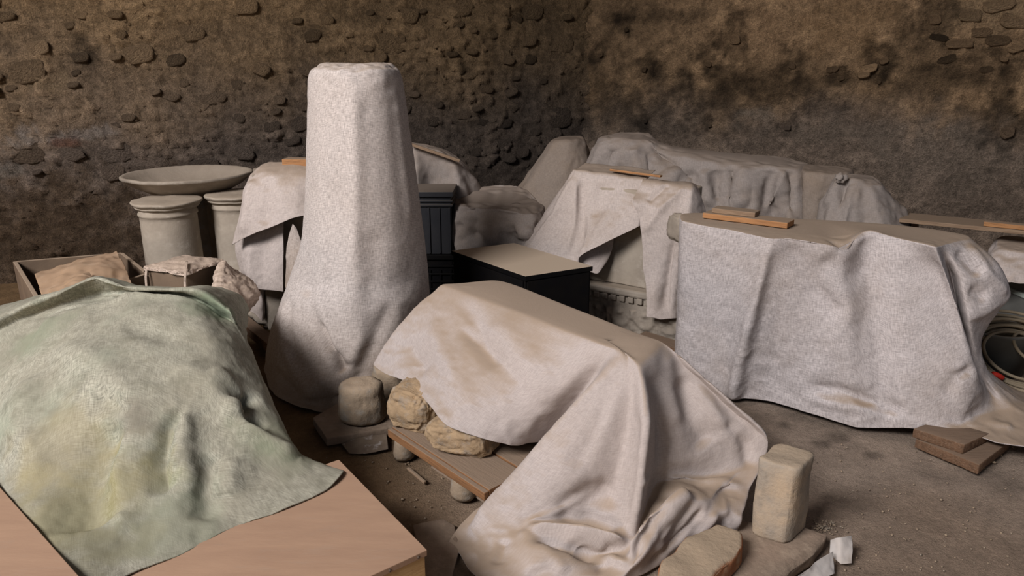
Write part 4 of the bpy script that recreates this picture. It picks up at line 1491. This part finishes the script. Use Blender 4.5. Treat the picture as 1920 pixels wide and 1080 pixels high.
for k in range(15):
    c0 = loc(.06 + k * .06, .0, 0)
    d1 = prism('dentil', [c0[:2] - ev * .02 - nv_ * .008, c0[:2] + ev * .02 - nv_ * .008, c0[:2] + ev * .02 + nv_ * .013, c0[:2] - ev * .02 + nv_ * .013], .222, .2615, M['marble_grey'], mould, .006)

TZ = .995
cols = [
    dcol([(1090, 330, 5.15), (1060, 372, 5.1), (1030, 410, 5.05), (1010, 445, 5.0), (1005, 500, 5.0), (1005, 560, 5.0)]),
    dcol([(1073, 323, 4.72), (1040, 372, 4.72), (1010, 415, 4.72), (988, 446, 4.72), (976, 480, 4.68), (970, 560, 4.66)]),
    dcol([(1076, 323, 4.66), (1056, 372, 4.60), (1032, 420, 4.58), (1008, 465, 4.55), (995, 500, 4.5), (990, 560, 4.48)]),
    dcol([(1080, 324, 4.64), (1078, 372, 4.57), (1070, 425, 4.52), (1058, 478, 4.48), (1050, 520, 4.46), (1046, 560, 4.44)]),
    dcol([(1096, 325, 4.62), (1092, 372, 4.56), (1086, 425, 4.50), (1084, 470, 4.44), (1082, 492, 4.40), (1083, 505, 4.38)]),
    dcol([(1118, 327, 4.59), (1118, 365, 4.53), (1110, 405, 4.47), (1100, 440, 4.41), (1088, 470, 4.35), (1086, 482, 4.33)]),
    dcol([(1150, 330, 4.55), (1150, 360, 4.50), (1145, 388, 4.44), (1138, 415, 4.38), (1130, 440, 4.33), (1122, 461, 4.30)]),
    dcol([(1182, 334, 4.49), (1182, 360, 4.44), (1178, 385, 4.38), (1174, 408, 4.34), (1170, 425, 4.31), (1165, 440, 4.29)]),
    dcol([(1200, 336, 4.46), (1202, 360, 4.42), (1202, 380, 4.37), (1200, 398, 4.33), (1198, 412, 4.31), (1196, 425, 4.29)]),
    dcol([(1210, 337, 4.44), (1214, 360, 4.41), (1215, 380, 4.38), (1213, 398, 4.36), (1211, 412, 4.34), (1209, 422, 4.33)]),
]
top = TZ
S = Sheet([[c[0] + [0.12, .30, .02]] + [c[0] + [0.03, .06, .008]] + c for c in cols], 170, 130, False, .4)
S.fold([(1077, 326), (1040, 400), (995, 455)], .02, .014, .9)
S.fold([(1082, 330), (1078, 420), (1062, 480)], .022, .016, .9)
S.fold([(1090, 340), (1092, 430), (1084, 480)], .03, -.016, .8)
S.fold([(1170, 338), (1140, 400), (1110, 450)], .03, .014)
S.fold([(1130, 340), (1115, 410)], .04, -.012)
S.rumple(.012, 6, 51, 3)
S2 = Sheet([
    [D(1190, 334, 4.85), D(1205, 336, 4.45)] + dcol([(1192, 362, 4.36), (1186, 380, 4.30), (1198, 405, 4.28), (1203, 440, 4.26), (1206, 500, 4.24), (1212, 548, 4.20), (1212, 594, 4.18)]),
    [D(1205, 336, 4.85), D(1220, 337, 4.42)] + dcol([(1212, 364, 4.33), (1208, 388, 4.27), (1212, 410, 4.25), (1215, 450, 4.23), (1222, 500, 4.21), (1226, 548, 4.17), (1226, 596, 4.16)]),
    [D(1235, 338, 4.8), D(1245, 340, 4.38)] + dcol([(1240, 364, 4.29), (1236, 392, 4.23), (1236, 420, 4.21), (1238, 455, 4.2), (1240, 505, 4.19), (1240, 550, 4.17), (1238, 599, 4.15)]),
    [D(1265, 340, 4.75), D(1275, 343, 4.34)] + dcol([(1275, 368, 4.25), (1270, 398, 4.20), (1266, 430, 4.18), (1262, 465, 4.18), (1258, 510, 4.18), (1254, 555, 4.17), (1252, 598, 4.15)]),
    [D(1295, 342, 4.7), D(1298, 347, 4.30)] + dcol([(1298, 370, 4.22), (1294, 400, 4.18), (1288, 430, 4.17), (1280, 465, 4.17), (1274, 510, 4.17), (1270, 555, 4.17), (1268, 597, 4.16)]),
    [D(1310, 350, 4.7), D(1312, 360, 4.34)] + dcol([(1322, 388, 4.30), (1326, 410, 4.28), (1318, 440, 4.27), (1305, 470, 4.27), (1300, 510, 4.27), (1295, 555, 4.27), (1290, 597, 4.25)]),
], 110, 140, False, .4)
S2.fold([(1290, 348), (1235, 395), (1205, 440)], .025, .018, .8)
S2.fold([(1255, 345), (1215, 380)], .02, -.016)
S2.fold([(1290, 370), (1262, 480), (1245, 590)], .03, -.022)
S2.fold([(1275, 420), (1262, 520), (1258, 592)], .018, .016)
S2.rumple(.010, 7, 52, 3)
S3 = Sheet([dcol([(1085, 470, 4.40), (1084, 490, 4.40), (1086, 500, 4.40)]), dcol([(1105, 455, 4.41), (1104, 485, 4.39), (1108, 510, 4.38)]), dcol([(1130, 445, 4.42), (1128, 480, 4.41), (1122, 512, 4.38)]), dcol([(1152, 438, 4.44), (1148, 465, 4.43), (1138, 490, 4.42)])], 40, 30)
S3.rumple(.008, 9, 53, 2)
cloth('drape_cloth', [S, S2, S3], M['cloth_mid'], 'torn pale cover over the carved altar, open in the middle to show the stone')
tag(bar('wooden_stick', H(1145, 1.028, 4.62), H(1240, 1.018, 4.40), .03, .014, M['wood']), 'thin orange wooden stick on top of the torn cover', 'stick')
tag(bar('old_timber', G(1200, 632, .03), G(1290, 660, .03), .12, .05, M['wood_old']), 'reddish timber on the floor between the carved altar and the large grey-white cover', 'timber')

# ================================================================== COVERED THINGS ALONG THE BACK
def hump(name, top, hem, mat, label, spine=None, pleat=.03, freq=4, seed=0, rum=.015, k=6, nu=170, nv=90, folds=(), bulge=0.0, edge=.12, group='covered shapes along the back wall'):
    tp = [H(*p) for p in top]
    hm = [H(*p) for p in hem]
    c = sum(tp) / len(tp)
    cols = []
    for a, b in zip(tp, hm):
        d = (b - c)
        d[2] = 0
        d /= np.linalg.norm(d)
        cols.append(line(a, b, k, bulge, d))
    if spine is None:
        spine = (c + [-.05, 0, .01], c + [.05, 0, .01])
    else:
        spine = (H(*spine[0]), H(*spine[1]))
    S = skirt(cols, spine, nu, nv, edge=edge)
    for f in folds:
        S.fold(*f)
    S.pleats(pleat, freq, seed, .28, .60, .5, .7)
    S.relax(4)
    S.rumple(rum, 4.5, seed + 1, 3)
    S.rumple(rum * .6, 10, seed + 2, 2, True)
    S.floor(.008)
    return cloth(name, [S], mat, label, group)


hump('drape_cloth', [(690, 1.10, 5.62), (690, 1.12, 5.3), (775, 1.13, 5.2), (815, 1.09, 5.2), (850, 1.03, 5.25), (868, .99, 5.4), (830, 1.05, 5.6), (760, 1.1, 5.66)],
     [(670, .02, 5.8), (670, .02, 5.0), (790, .02, 4.98 + .22), (840, .02, 5.2), (895, .3, 5.2), (935, .35, 5.45), (880, .02, 5.8), (760, .02, 5.85)],
     M['cloth_back'], 'pleated beige cover on a hump right behind the tall pillar', ((700, 1.13, 5.45), (830, 1.08, 5.4)), .12, 6, 3)
tag(bar('wooden_batten', H(770, 1.135, 5.16), H(862, 1.015, 5.18), .035, .02, M['wood_dusty']), 'thin batten laid slanting on the hump behind the pillar', 'batten')
hump('drape_cloth', [(856, .76, 5.35), (858, .745, 4.9), (930, .74, 4.78), (1000, .72, 4.72), (1016, .72, 4.98), (985, .79, 5.3), (940, .81, 5.4)],
     [(850, .02, 5.45), (850, .02, 4.86), (930, .02, 4.74), (1000, .02, 4.70), (1030, .02, 5.0), (1010, .02, 5.5), (940, .02, 5.55)],
     M['cloth_back'], 'low sagging beige cover between the black crates and the torn cover', ((880, .76, 5.12), (990, .75, 5.1)), .10, 6, 9, .035, edge=.05, folds=[([(900, 385), (890, 450)], .04, -.06), ([(960, 392), (985, 450)], .04, .06), ([(935, 370), (975, 385)], .03, .03)])
hump('drape_cloth', [(1034, 1.05, 6.3), (1040, 1.06, 6.15), (1070, 1.08, 6.1), (1096, 1.07, 6.2), (1090, 1.08, 6.4), (1055, 1.08, 6.45)],
     [(895, .02, 6.4), (905, .02, 5.9), (1060, .02, 5.8), (1140, .02, 5.95), (1160, .02, 6.45), (1060, .02, 6.65)],
     M['cloth_back_dark'], 'brownish pointed cover in the far corner of the room', None, .03, 4, 13)
hump('drape_cloth',
     [(1122, 1.12, 5.95), (1130, 1.13, 5.7), (1170, 1.135, 5.6), (1212, 1.12, 5.58), (1235, 1.06, 5.5), (1275, 1.0, 5.4), (1350, .985, 5.28), (1430, .975, 5.18), (1498, .965, 5.12), (1520, .96, 5.35),
      (1480, .99, 5.58), (1400, 1.0, 5.66), (1300, 1.01, 5.78), (1240, 1.06, 5.9), (1215, 1.135, 5.98), (1165, 1.14, 6.05)],
     [(1040, .02, 6.0), (1060, .02, 5.5), (1150, .02, 5.32), (1210, .02, 5.27), (1260, .02, 5.22), (1310, .02, 5.15), (1370, .02, 5.05), (1440, .02, 4.98), (1515, .02, 4.92), (1555, .02, 5.3),
      (1500, .02, 5.75), (1420, .02, 5.85), (1310, .02, 5.95), (1250, .02, 6.0), (1215, .02, 6.1), (1150, .02, 6.15)],
     M['cloth_back'], 'long grey cover stretched over a bench-like row against the right wall', ((1160, 1.145, 5.82), (1470, .99, 5.36)), 0.14, 4.2, 17, .02, 6, 320, 130,
     folds=[([(1215, 275), (1260, 310), (1310, 345)], .06, -.06), ([(1290, 312), (1240, 350)], .04, .06), ([(1375, 312), (1372, 380)], .03, -.07), ([(1395, 312), (1388, 390)], .035, .07), ([(1470, 318), (1440, 390)], .025, .07), ([(1450, 318), (1425, 390)], .025, -.05), ([(1482, 318), (1478, 400)], .02, -.08), ([(1320, 315), (1330, 390)], .05, .06), ([(1345, 318), (1350, 380)], .04, -.05), ([(1150, 275), (1130, 330)], .04, -.05), ([(1185, 275), (1200, 340)], .05, .06)])
hump('drape_cloth', [(1505, .965, 5.3), (1505, .955, 5.05), (1545, .955, 4.98), (1590, .95, 5.0), (1600, .95, 5.2), (1550, .965, 5.35)],
     [(1490, .02, 5.35), (1490, .02, 4.95), (1540, .02, 4.85), (1600, .02, 4.85), (1630, .02, 5.2), (1550, .02, 5.45)],
     M['cloth_back_dark'], 'brownish cover squeezed between the long grey cover and the knotted bundle', None, .1, 5, 23)
hump('drape_cloth', [(1566, .94, 4.95), (1572, .945, 4.8), (1605, .945, 4.72), (1640, .93, 4.72), (1655, .90, 4.85), (1640, .93, 5.0), (1600, .95, 5.02)],
     [(1525, .02, 5.0), (1530, .02, 4.65), (1590, .02, 4.5), (1680, .02, 4.45), (1765, .02, 4.75), (1720, .02, 5.1), (1600, .02, 5.15)],
     M['cloth_back'], 'knotted bundle of beige cloth at the right end of the back row', None, .12, 6, 29, .02, folds=[([(1576, 335), (1560, 380), (1540, 415)], .02, .04), ([(1590, 340), (1575, 390)], .02, -.03), ([(1640, 345), (1690, 410)], .03, .02)], bulge=.05)
rock('cloth_knot', H(1576, .925, 4.74), (.07, .06, .07), M['cloth_back'], 'small twisted cloth knot on top of the beige bundle', 'knot', seed=9, rough=.9, sub=3, power=1)

# ================================================================== ON AND AROUND THE BIG RIGHT COVER
a, b = G(1330, 404, .925), G(1490, 424, .925)
tag(bar('timber_plank', a + [0, .05, .0], b + [0, .05, 0], .11, .028, M['wood']), 'sawn orange-edged plank lying on top of the large grey-white cover', 'plank')
a, b = G(1346, 396, .952), G(1428, 405, .952)
tag(bar('timber_plank', a + [0, .06, .0], b + [0, .06, 0], .09, .024, M['wood_dusty']), 'shorter dusty plank stacked on the orange-edged plank', 'plank')
rock('stone_fragment', H(1271, .755, 3.80), (.07, .22, .15), M['marble_grey'], 'small rough stone corner poking out at the left end of the large grey-white cover', seed=12, rough=.3, rot=.2)

# planks under its right corner
lo = [G(p[0], p[1], .055) for p in ((1716, 822), (1836, 872), (1895, 826), (1775, 788))]
prism('timber_plank', lo, .010, .055, M['wood_old'], None, .004, .003, 2, 3)
tag(bpy.context.scene.objects[-1] if False else [o for o in COL.objects if o.name.startswith('timber_plank')][-1], 'lower thick old plank on the floor under the right corner of the large cover', 'plank')
hi = [G(p[0], p[1], .10) for p in ((1712, 803), (1808, 834), (1856, 812), (1762, 786))]
tp = prism('timber_plank', hi, .0555, .10, M['wood_old'], None, .004, .003, 2, 4)
tag(tp, 'upper split old plank of the pair under the right corner of the large cover', 'plank')

# long shelf board on trestles at the right edge
sh = empty('shelf_board', H(1830, .0, 4.45), 'long dusty shelf board on posts at the right edge of the picture', 'shelf')
bar('board', H(1690, .70, 4.72), H(2010, .70, 4.22), .26, .025, M['wood_dusty'], sh)
for px, d in ((1712, 4.70), (1985, 4.27)):
    bar('post', H(px, .012, d), H(px, .687, d), .05, .05, M['wood_old'], sh, up=(0, 1, 0))
tag(bar('timber_batten', H(1845, .728, 4.40), H(2000, .728, 4.16), .07, .028, M['wood']), 'orange batten lying on the dusty shelf board', 'batten')
hump('drape_cloth', [(1880, .62, 4.5), (1872, .60, 4.3), (1910, .60, 4.2), (1990, .6, 4.15), (2000, .6, 4.45), (1940, .62, 4.5)],
     [(1850, .44, 4.55), (1845, .42, 4.22), (1900, .44, 4.08), (2000, .44, 4.05), (2030, .42, 4.4), (1940, .44, 4.6)],
     M['cloth_mid'], 'pale sagging cloth beneath the shelf board at the right edge', None, .03, 6, 33, .02, nu=110, nv=60, group=None)
t0 = H(1960, .2, 4.3)
tub = empty('plastic_tub', (t0[0], t0[1], 0), 'grey-green plastic tub under the pale cloth at the right edge', 'tub')
W2, D2 = .32, .20
ring = lambda kx, ky: [(t0[0] - kx, t0[1] - ky), (t0[0] + kx, t0[1] - ky), (t0[0] + kx, t0[1] + ky), (t0[0] - kx, t0[1] + ky)]
prism('body', ring(.22, .17), .012, .40, M['tub'], tub, .02)
prism('rim', ring(.25, .20), .4005, .47, M['tub_pale'], tub, .012)
prism('band', ring(.235, .185), .30, .33, M['tub_pale'], tub, .008)

# coil of hose
hc = G(1905, 672, .16)
pts = []
turns = 20
rh = random.Random(3)
tiltm = np.array(Matrix.Rotation(math.radians(33), 3, 'X'))
for k in range(turns * 40 + 1):
    a = 2 * math.pi * k / 40
    tr = k / 40 / turns
    r = .15 + .15 * tr + .008 * math.sin(a * 1.37) + .006 * math.sin(a * .61 + 1)
    zz = .045 * math.sin(tr * 23) + .012 * math.sin(a * .5 + 2)
    pts.append(hc + tiltm @ np.array([r * 1.15 * math.cos(a), r * math.sin(a), zz]))
for k in range(60):
    a = 2 * math.pi * k / 40
    pts.insert(0, hc + tiltm @ np.array([.06 + (.095 + .0 * k) * math.cos(a) * (1 - k / 70), .02 + .14 * math.sin(a) * (1 - k / 70), .03 + .001 * k]))


def tube(name, pts, r, mat, parent=None, seg=7):
    pts = np.array(pts)
    tg = np.gradient(pts, axis=0)
    tg /= np.linalg.norm(tg, axis=1)[:, None] + 1e-9
    ref = np.array([.13, .31, .94])
    s = np.cross(tg, ref)
    s /= np.linalg.norm(s, axis=1)[:, None] + 1e-9
    u = np.cross(s, tg)
    V, Fc = [], []
    for p, a_, b_ in zip(pts, s, u):
        for k in range(seg):
            th = 2 * math.pi * k / seg
            V.append(p + r * (a_ * math.cos(th) + b_ * math.sin(th)))
    n = len(pts)
    for i in range(n - 1):
        for k in range(seg):
            Fc.append((i * seg + k, i * seg + (k + 1) % seg, (i + 1) * seg + (k + 1) % seg, (i + 1) * seg + k))
    Fc.append(tuple(range(seg))[::-1])
    Fc.append(tuple((n - 1) * seg + k for k in range(seg)))
    return mesh_from(name, V, Fc, mat, parent)


pts = np.array(pts)
pts[:, 2] = np.maximum(pts[:, 2], .02)
hz = empty('hose_coil', (hc[0], hc[1], 0), 'coil of thin beige hose leaning at the right edge behind the large cover', 'hose')
tube('hose', pts, .0085, M['hose'], hz)
rc0 = D(1864, 706, 3.42)
tube('red_connector', [rc0 + [-.01, 0, .015], rc0 + [.015, 0, .008], rc0 + [.04, -.01, -.005]], .014, M['red'], hz, 10)
tubb = empty('support_tub', (hc[0] + .02, hc[1] + .24, 0), 'dark grey tub seen through the middle of the hose coil', 'tub')
lathe('body', [(.17, .012), (.2, .25), (.21, .262), (.19, .265), (.185, .25), (.0001, .22)], hc[0] + .02, hc[1] + .24, M['tub'], tubb, 40)

# ================================================================== PALLET, CARVED FRAGMENTS AND STONES IN FRONT
PZ = .15
a, b = G(735, 800, PZ), G(950, 940, PZ)
d = (b - a)[:2]
d /= np.linalg.norm(d)
nn2 = np.array([-d[1], d[0]])
if nn2[0] < 0:
    nn2 = -nn2
L = .66
pal = empty('low_pallet', (*(a[:2] + d * L / 2 + nn2 * .2), 0), 'low wooden pallet on block feet under the foreground drape', 'pallet')
for k in range(3):
    o0 = a[:2] + nn2 * (.09 + k * .19)
    bar('plank', (*o0, PZ - .014), (*(o0 + d * L), PZ - .014), .18, .028, M['pallet_wood'], pal)
bar('edge_rail', (*(a[:2] - nn2 * .012), PZ - .022), (*(a[:2] - nn2 * .012 + d * L), PZ - .022), .022, .036, M['pallet_wood'], pal)
for s_ in (.04, .46):
    for t_ in (.035, .5):
        c = a[:2] + d * s_ + nn2 * t_
        lathe('foot', [(.045, .012), (.05, .03), (.047, .09), (.043, PZ - .0285)], c[0], c[1], M['tuff'], pal, 14, .012, s_ * 9)
c = a[:2] + d * .2 + nn2 * .17
tag(bar('dark_board', (*(c), .022), (*(c + d * .5), .022), .22, .02, M['slab']), 'dark flat board on the floor beneath the pallet', 'board')



def carved(c, dims, rot, seed, label, holes):
    """broken piece of carved moulding: blocky, fluted on its upper side, a row of drilled holes on its face"""
    bm = bmesh.new()
    bmesh.ops.create_icosphere(bm, subdivisions=6, radius=1.0)
    P = np.array([v.co for v in bm.verts])
    Q = np.sign(P) * np.abs(P) ** .6
    Q *= (1 + .26 * fbm(P * 1.1 + seed * 2.9, 2, .5) + .05 * fbm(P * 5 + seed, 3))[:, None]
    Q *= np.array(dims) / 2
    out = P / np.linalg.norm(P, axis=1)[:, None]
    flute = np.abs(np.sin(Q[:, 0] * 150)) * smooth(P[:, 0], -.1, .2) * smooth(P[:, 2], .0, .4)
    wave = np.sin(Q[:, 2] * 70 + 2) * smooth(-P[:, 1], .2, .6) * .0015      # mouldings along the face
    d = flute * .007 + wave + fbm(Q * 30 + seed, 4, .6) * .006
    scoop = np.exp(-((Q[:, 0] - dims[0] * .16) / (dims[0] * .17)) ** 2) * smooth(P[:, 2], .1, .6) * .022
    d = d - scoop
    for hx, hz in holes:
        d -= .016 * np.exp(-((Q[:, 0] - hx * dims[0]) ** 2 + (Q[:, 2] - hz * dims[2]) ** 2) / .006 ** 2) * smooth(-P[:, 1], .2, .5)
    Q = Q + out * d[:, None]
    Rm = np.array(Matrix.Rotation(rot, 3, 'Z'))
    Q = Q @ Rm.T
    Q[:, 2] = np.maximum(Q[:, 2], -dims[2] * .44)
    Q += np.array([c[0], c[1], c[2] - Q[:, 2].min()])
    for v, p in zip(bm.verts, Q):
        v.co = p
    return tag(bm_obj('carved_fragment', bm, M['carved'], None, shade=True), label, 'stone', 'carved fragments on the pallet')


hl = [(-.30 + .14 * k, .12 + .10 * k) for k in range(4)]
carved(G(784, 812, PZ) + [.0, .10, 0.001], (.25, .22, .20), -.55, 4, 'tan carved stone fragment with fluting at the left end of the pallet', hl)
carved(G(868, 856, PZ) + [.0, .09, 0.001], (.28, .22, .15), -.35, 7, 'tan carved stone fragment with drilled holes nearer the middle of the pallet', [(h[0] + .1, h[1] + .05) for h in hl])

# slab with stones by the pillar's foot
pl = [G(*p) for p in ((586, 783, .05), (612, 822, .05), (742, 800, .05), (735, 755, .05), (640, 752, .05))]
tag(prism('brick_slab', pl, .010, .05, M['slab'], None, .005, .004, 2, 5), 'flat brown slab on the floor at the foot of the tall pillar', 'slab')
oc_ = G(672, 808, .051)
poly = []
for k in range(7):
    an = 2 * math.pi * k / 7 + .3
    poly.append(oc_[:2] + np.array([.128 * math.cos(an), .115 + .11 * math.sin(an)]))
tag(prism('stone_block', poly, .051, .245, M['tuff'], None, .03, .010, 3, 7, .86, True), 'rounded brown stone block sitting on the flat slab by the pillar', 'stone')
rock('stone_block', G(735, 770, .012) + [0, .1, 0], (.2, .18, .24), M['tuff'], 'brown stone tucked behind the rounded block, partly under the foreground drape', seed=15, rough=.25, power=.6)
S = Sheet([line(G(640, 832, .012), G(655, 850, .012), 4), line(G(680, 818, .03), G(690, 849, .016), 4), line(G(725, 812, .03), G(728, 842, .016), 4)], 30, 20)
S.rumple(.006, 14, 71, 3)
S.floor(.012)
cloth('plastic_sheet', [S], M['dusty_sheet'], 'small dusty sheet on the floor in front of the flat slab', None, None, .002, 'sheet')
S = Sheet([line(G(635, 728, .08), G(640, 745, .03), 4), line(G(665, 722, .10), G(668, 735, .05), 4), line(G(712, 712, .12), G(715, 730, .05), 4)], 30, 14)
S.rumple(.01, 12, 72, 3)
cloth('blue_sheet', [S], M['blue'], 'dark blue plastic scrap behind the rounded stone block', None, None, .002, 'sheet')
tag(bar('wood_splinter', G(765, 878, .012), G(797, 905, .012), .014, .012, M['wood_dusty']), 'small pale wood splinter on the floor by the pallet', 'stick')
pl = [G(*p) for p in ((775, 985, .015), (830, 972, .015), (852, 985, .015), (862, 1030, .015), (840, 1100, .015), (800, 1110, .015))]
tag(prism('flat_stone', pl, -.004, .015, M['slab'], None, .004, .004, 2, 9), 'worn flat stone in the floor right of the plywood box', 'stone')

# upright block, slab and terracotta at the lower right
SZ = .05
pl = [G(*p) for p in ((1380, 975, SZ), (1500, 985, SZ), (1552, 1003, SZ), (1525, 1040, SZ), (1450, 1100, SZ), (1290, 1130, SZ), (1250, 1070, SZ))]
tag(prism('stone_slab', pl, .010, SZ, M['slab'], None, .006, .006, 2, 13), 'flat brown slab on the floor under the upright stone block', 'slab')
n0, l0, r0 = G(1478, 1026, SZ), G(1402, 1001, SZ), G(1513, 986, SZ)
bk = l0 + r0 - n0
poly = []
for p, qn, qp in ((n0, r0, l0), (r0, bk, n0), (bk, l0, r0), (l0, n0, bk)):
    poly += [p + (qp - p) * .10, p + (qn - p) * .16]
tag(prism('stone_block', poly, SZ + .001, .355, M['tuff_block'], None, .012, .006, 3, 17, 1.0, True, (-.03, .0)), 'upright squared tuff block standing on a slab in the right foreground', 'stone')
pl = [G(*p) for p in ((1392, 1008, .10), (1390, 1035, .10), (1372, 1065, .10), (1335, 1095, .10), (1270, 1130, .10), (1225, 1120, .10), (1240, 1065, .10), (1285, 1020, .10), (1345, 993, .10))]
tag(prism('terracotta_piece', pl, SZ + .001, .125, M['terracotta'], None, .012, .008, 3, 21), 'rounded terracotta piece with orange edge at the bottom of the picture', 'terracotta')
S = Sheet([line(G(1556, 1012, .05), G(1556, 1040, .02), 4), line(G(1575, 1008, .075), G(1576, 1056, .02), 4), line(G(1598, 1004, .07), G(1597, 1056, .015), 4)], 26, 30)
S.rumple(.01, 12, 81, 3)
cloth('paper_scrap', [S], M['paper'], 'white crumpled paper scrap standing at the edge of the slab', 'paper scraps by the slab', None, .0015, 'paper')
S = Sheet([line(G(1500, 1082, .05), G(1470, 1110, .03), 4), line(G(1535, 1050, .055), G(1530, 1090, .02), 4), line(G(1562, 1034, .05), G(1566, 1075, .015), 4)], 30, 30)
S.rumple(.012, 12, 82, 3)
cloth('paper_scrap', [S], M['paper'], 'greyish torn paper scrap at the bottom edge of the picture', 'paper scraps by the slab', None, .0015, 'paper')

# grit and pebbles scattered on the floor
bm = bmesh.new()
rp = random.Random(8)
for k in range(420):
    if k < 200:
        c = G(rp.uniform(1440, 1900), rp.uniform(830, 1075), 0)
    elif k < 300:
        c = G(rp.uniform(600, 900), rp.uniform(850, 1060), 0)
    else:
        c = G(rp.gauss(1545, 18), rp.gauss(985, 8), 0)
    r = rp.uniform(.0015, .0045) * (1.8 if rp.random() < .06 else 1)
    m = Matrix.Translation((c[0], c[1], .001)) @ Matrix.Rotation(rp.uniform(0, 6), 4, 'Z') @ Matrix.Diagonal((r * rp.uniform(.8, 1.6), r, r * .7, 1))
    bmesh.ops.create_icosphere(bm, subdivisions=1, radius=1.0, matrix=m)
o = bm_obj('loose_grit', bm, M['tuff'], None, True)
tag(o, 'loose grit and pebbles scattered over the earth floor', 'grit', None, 'stuff')
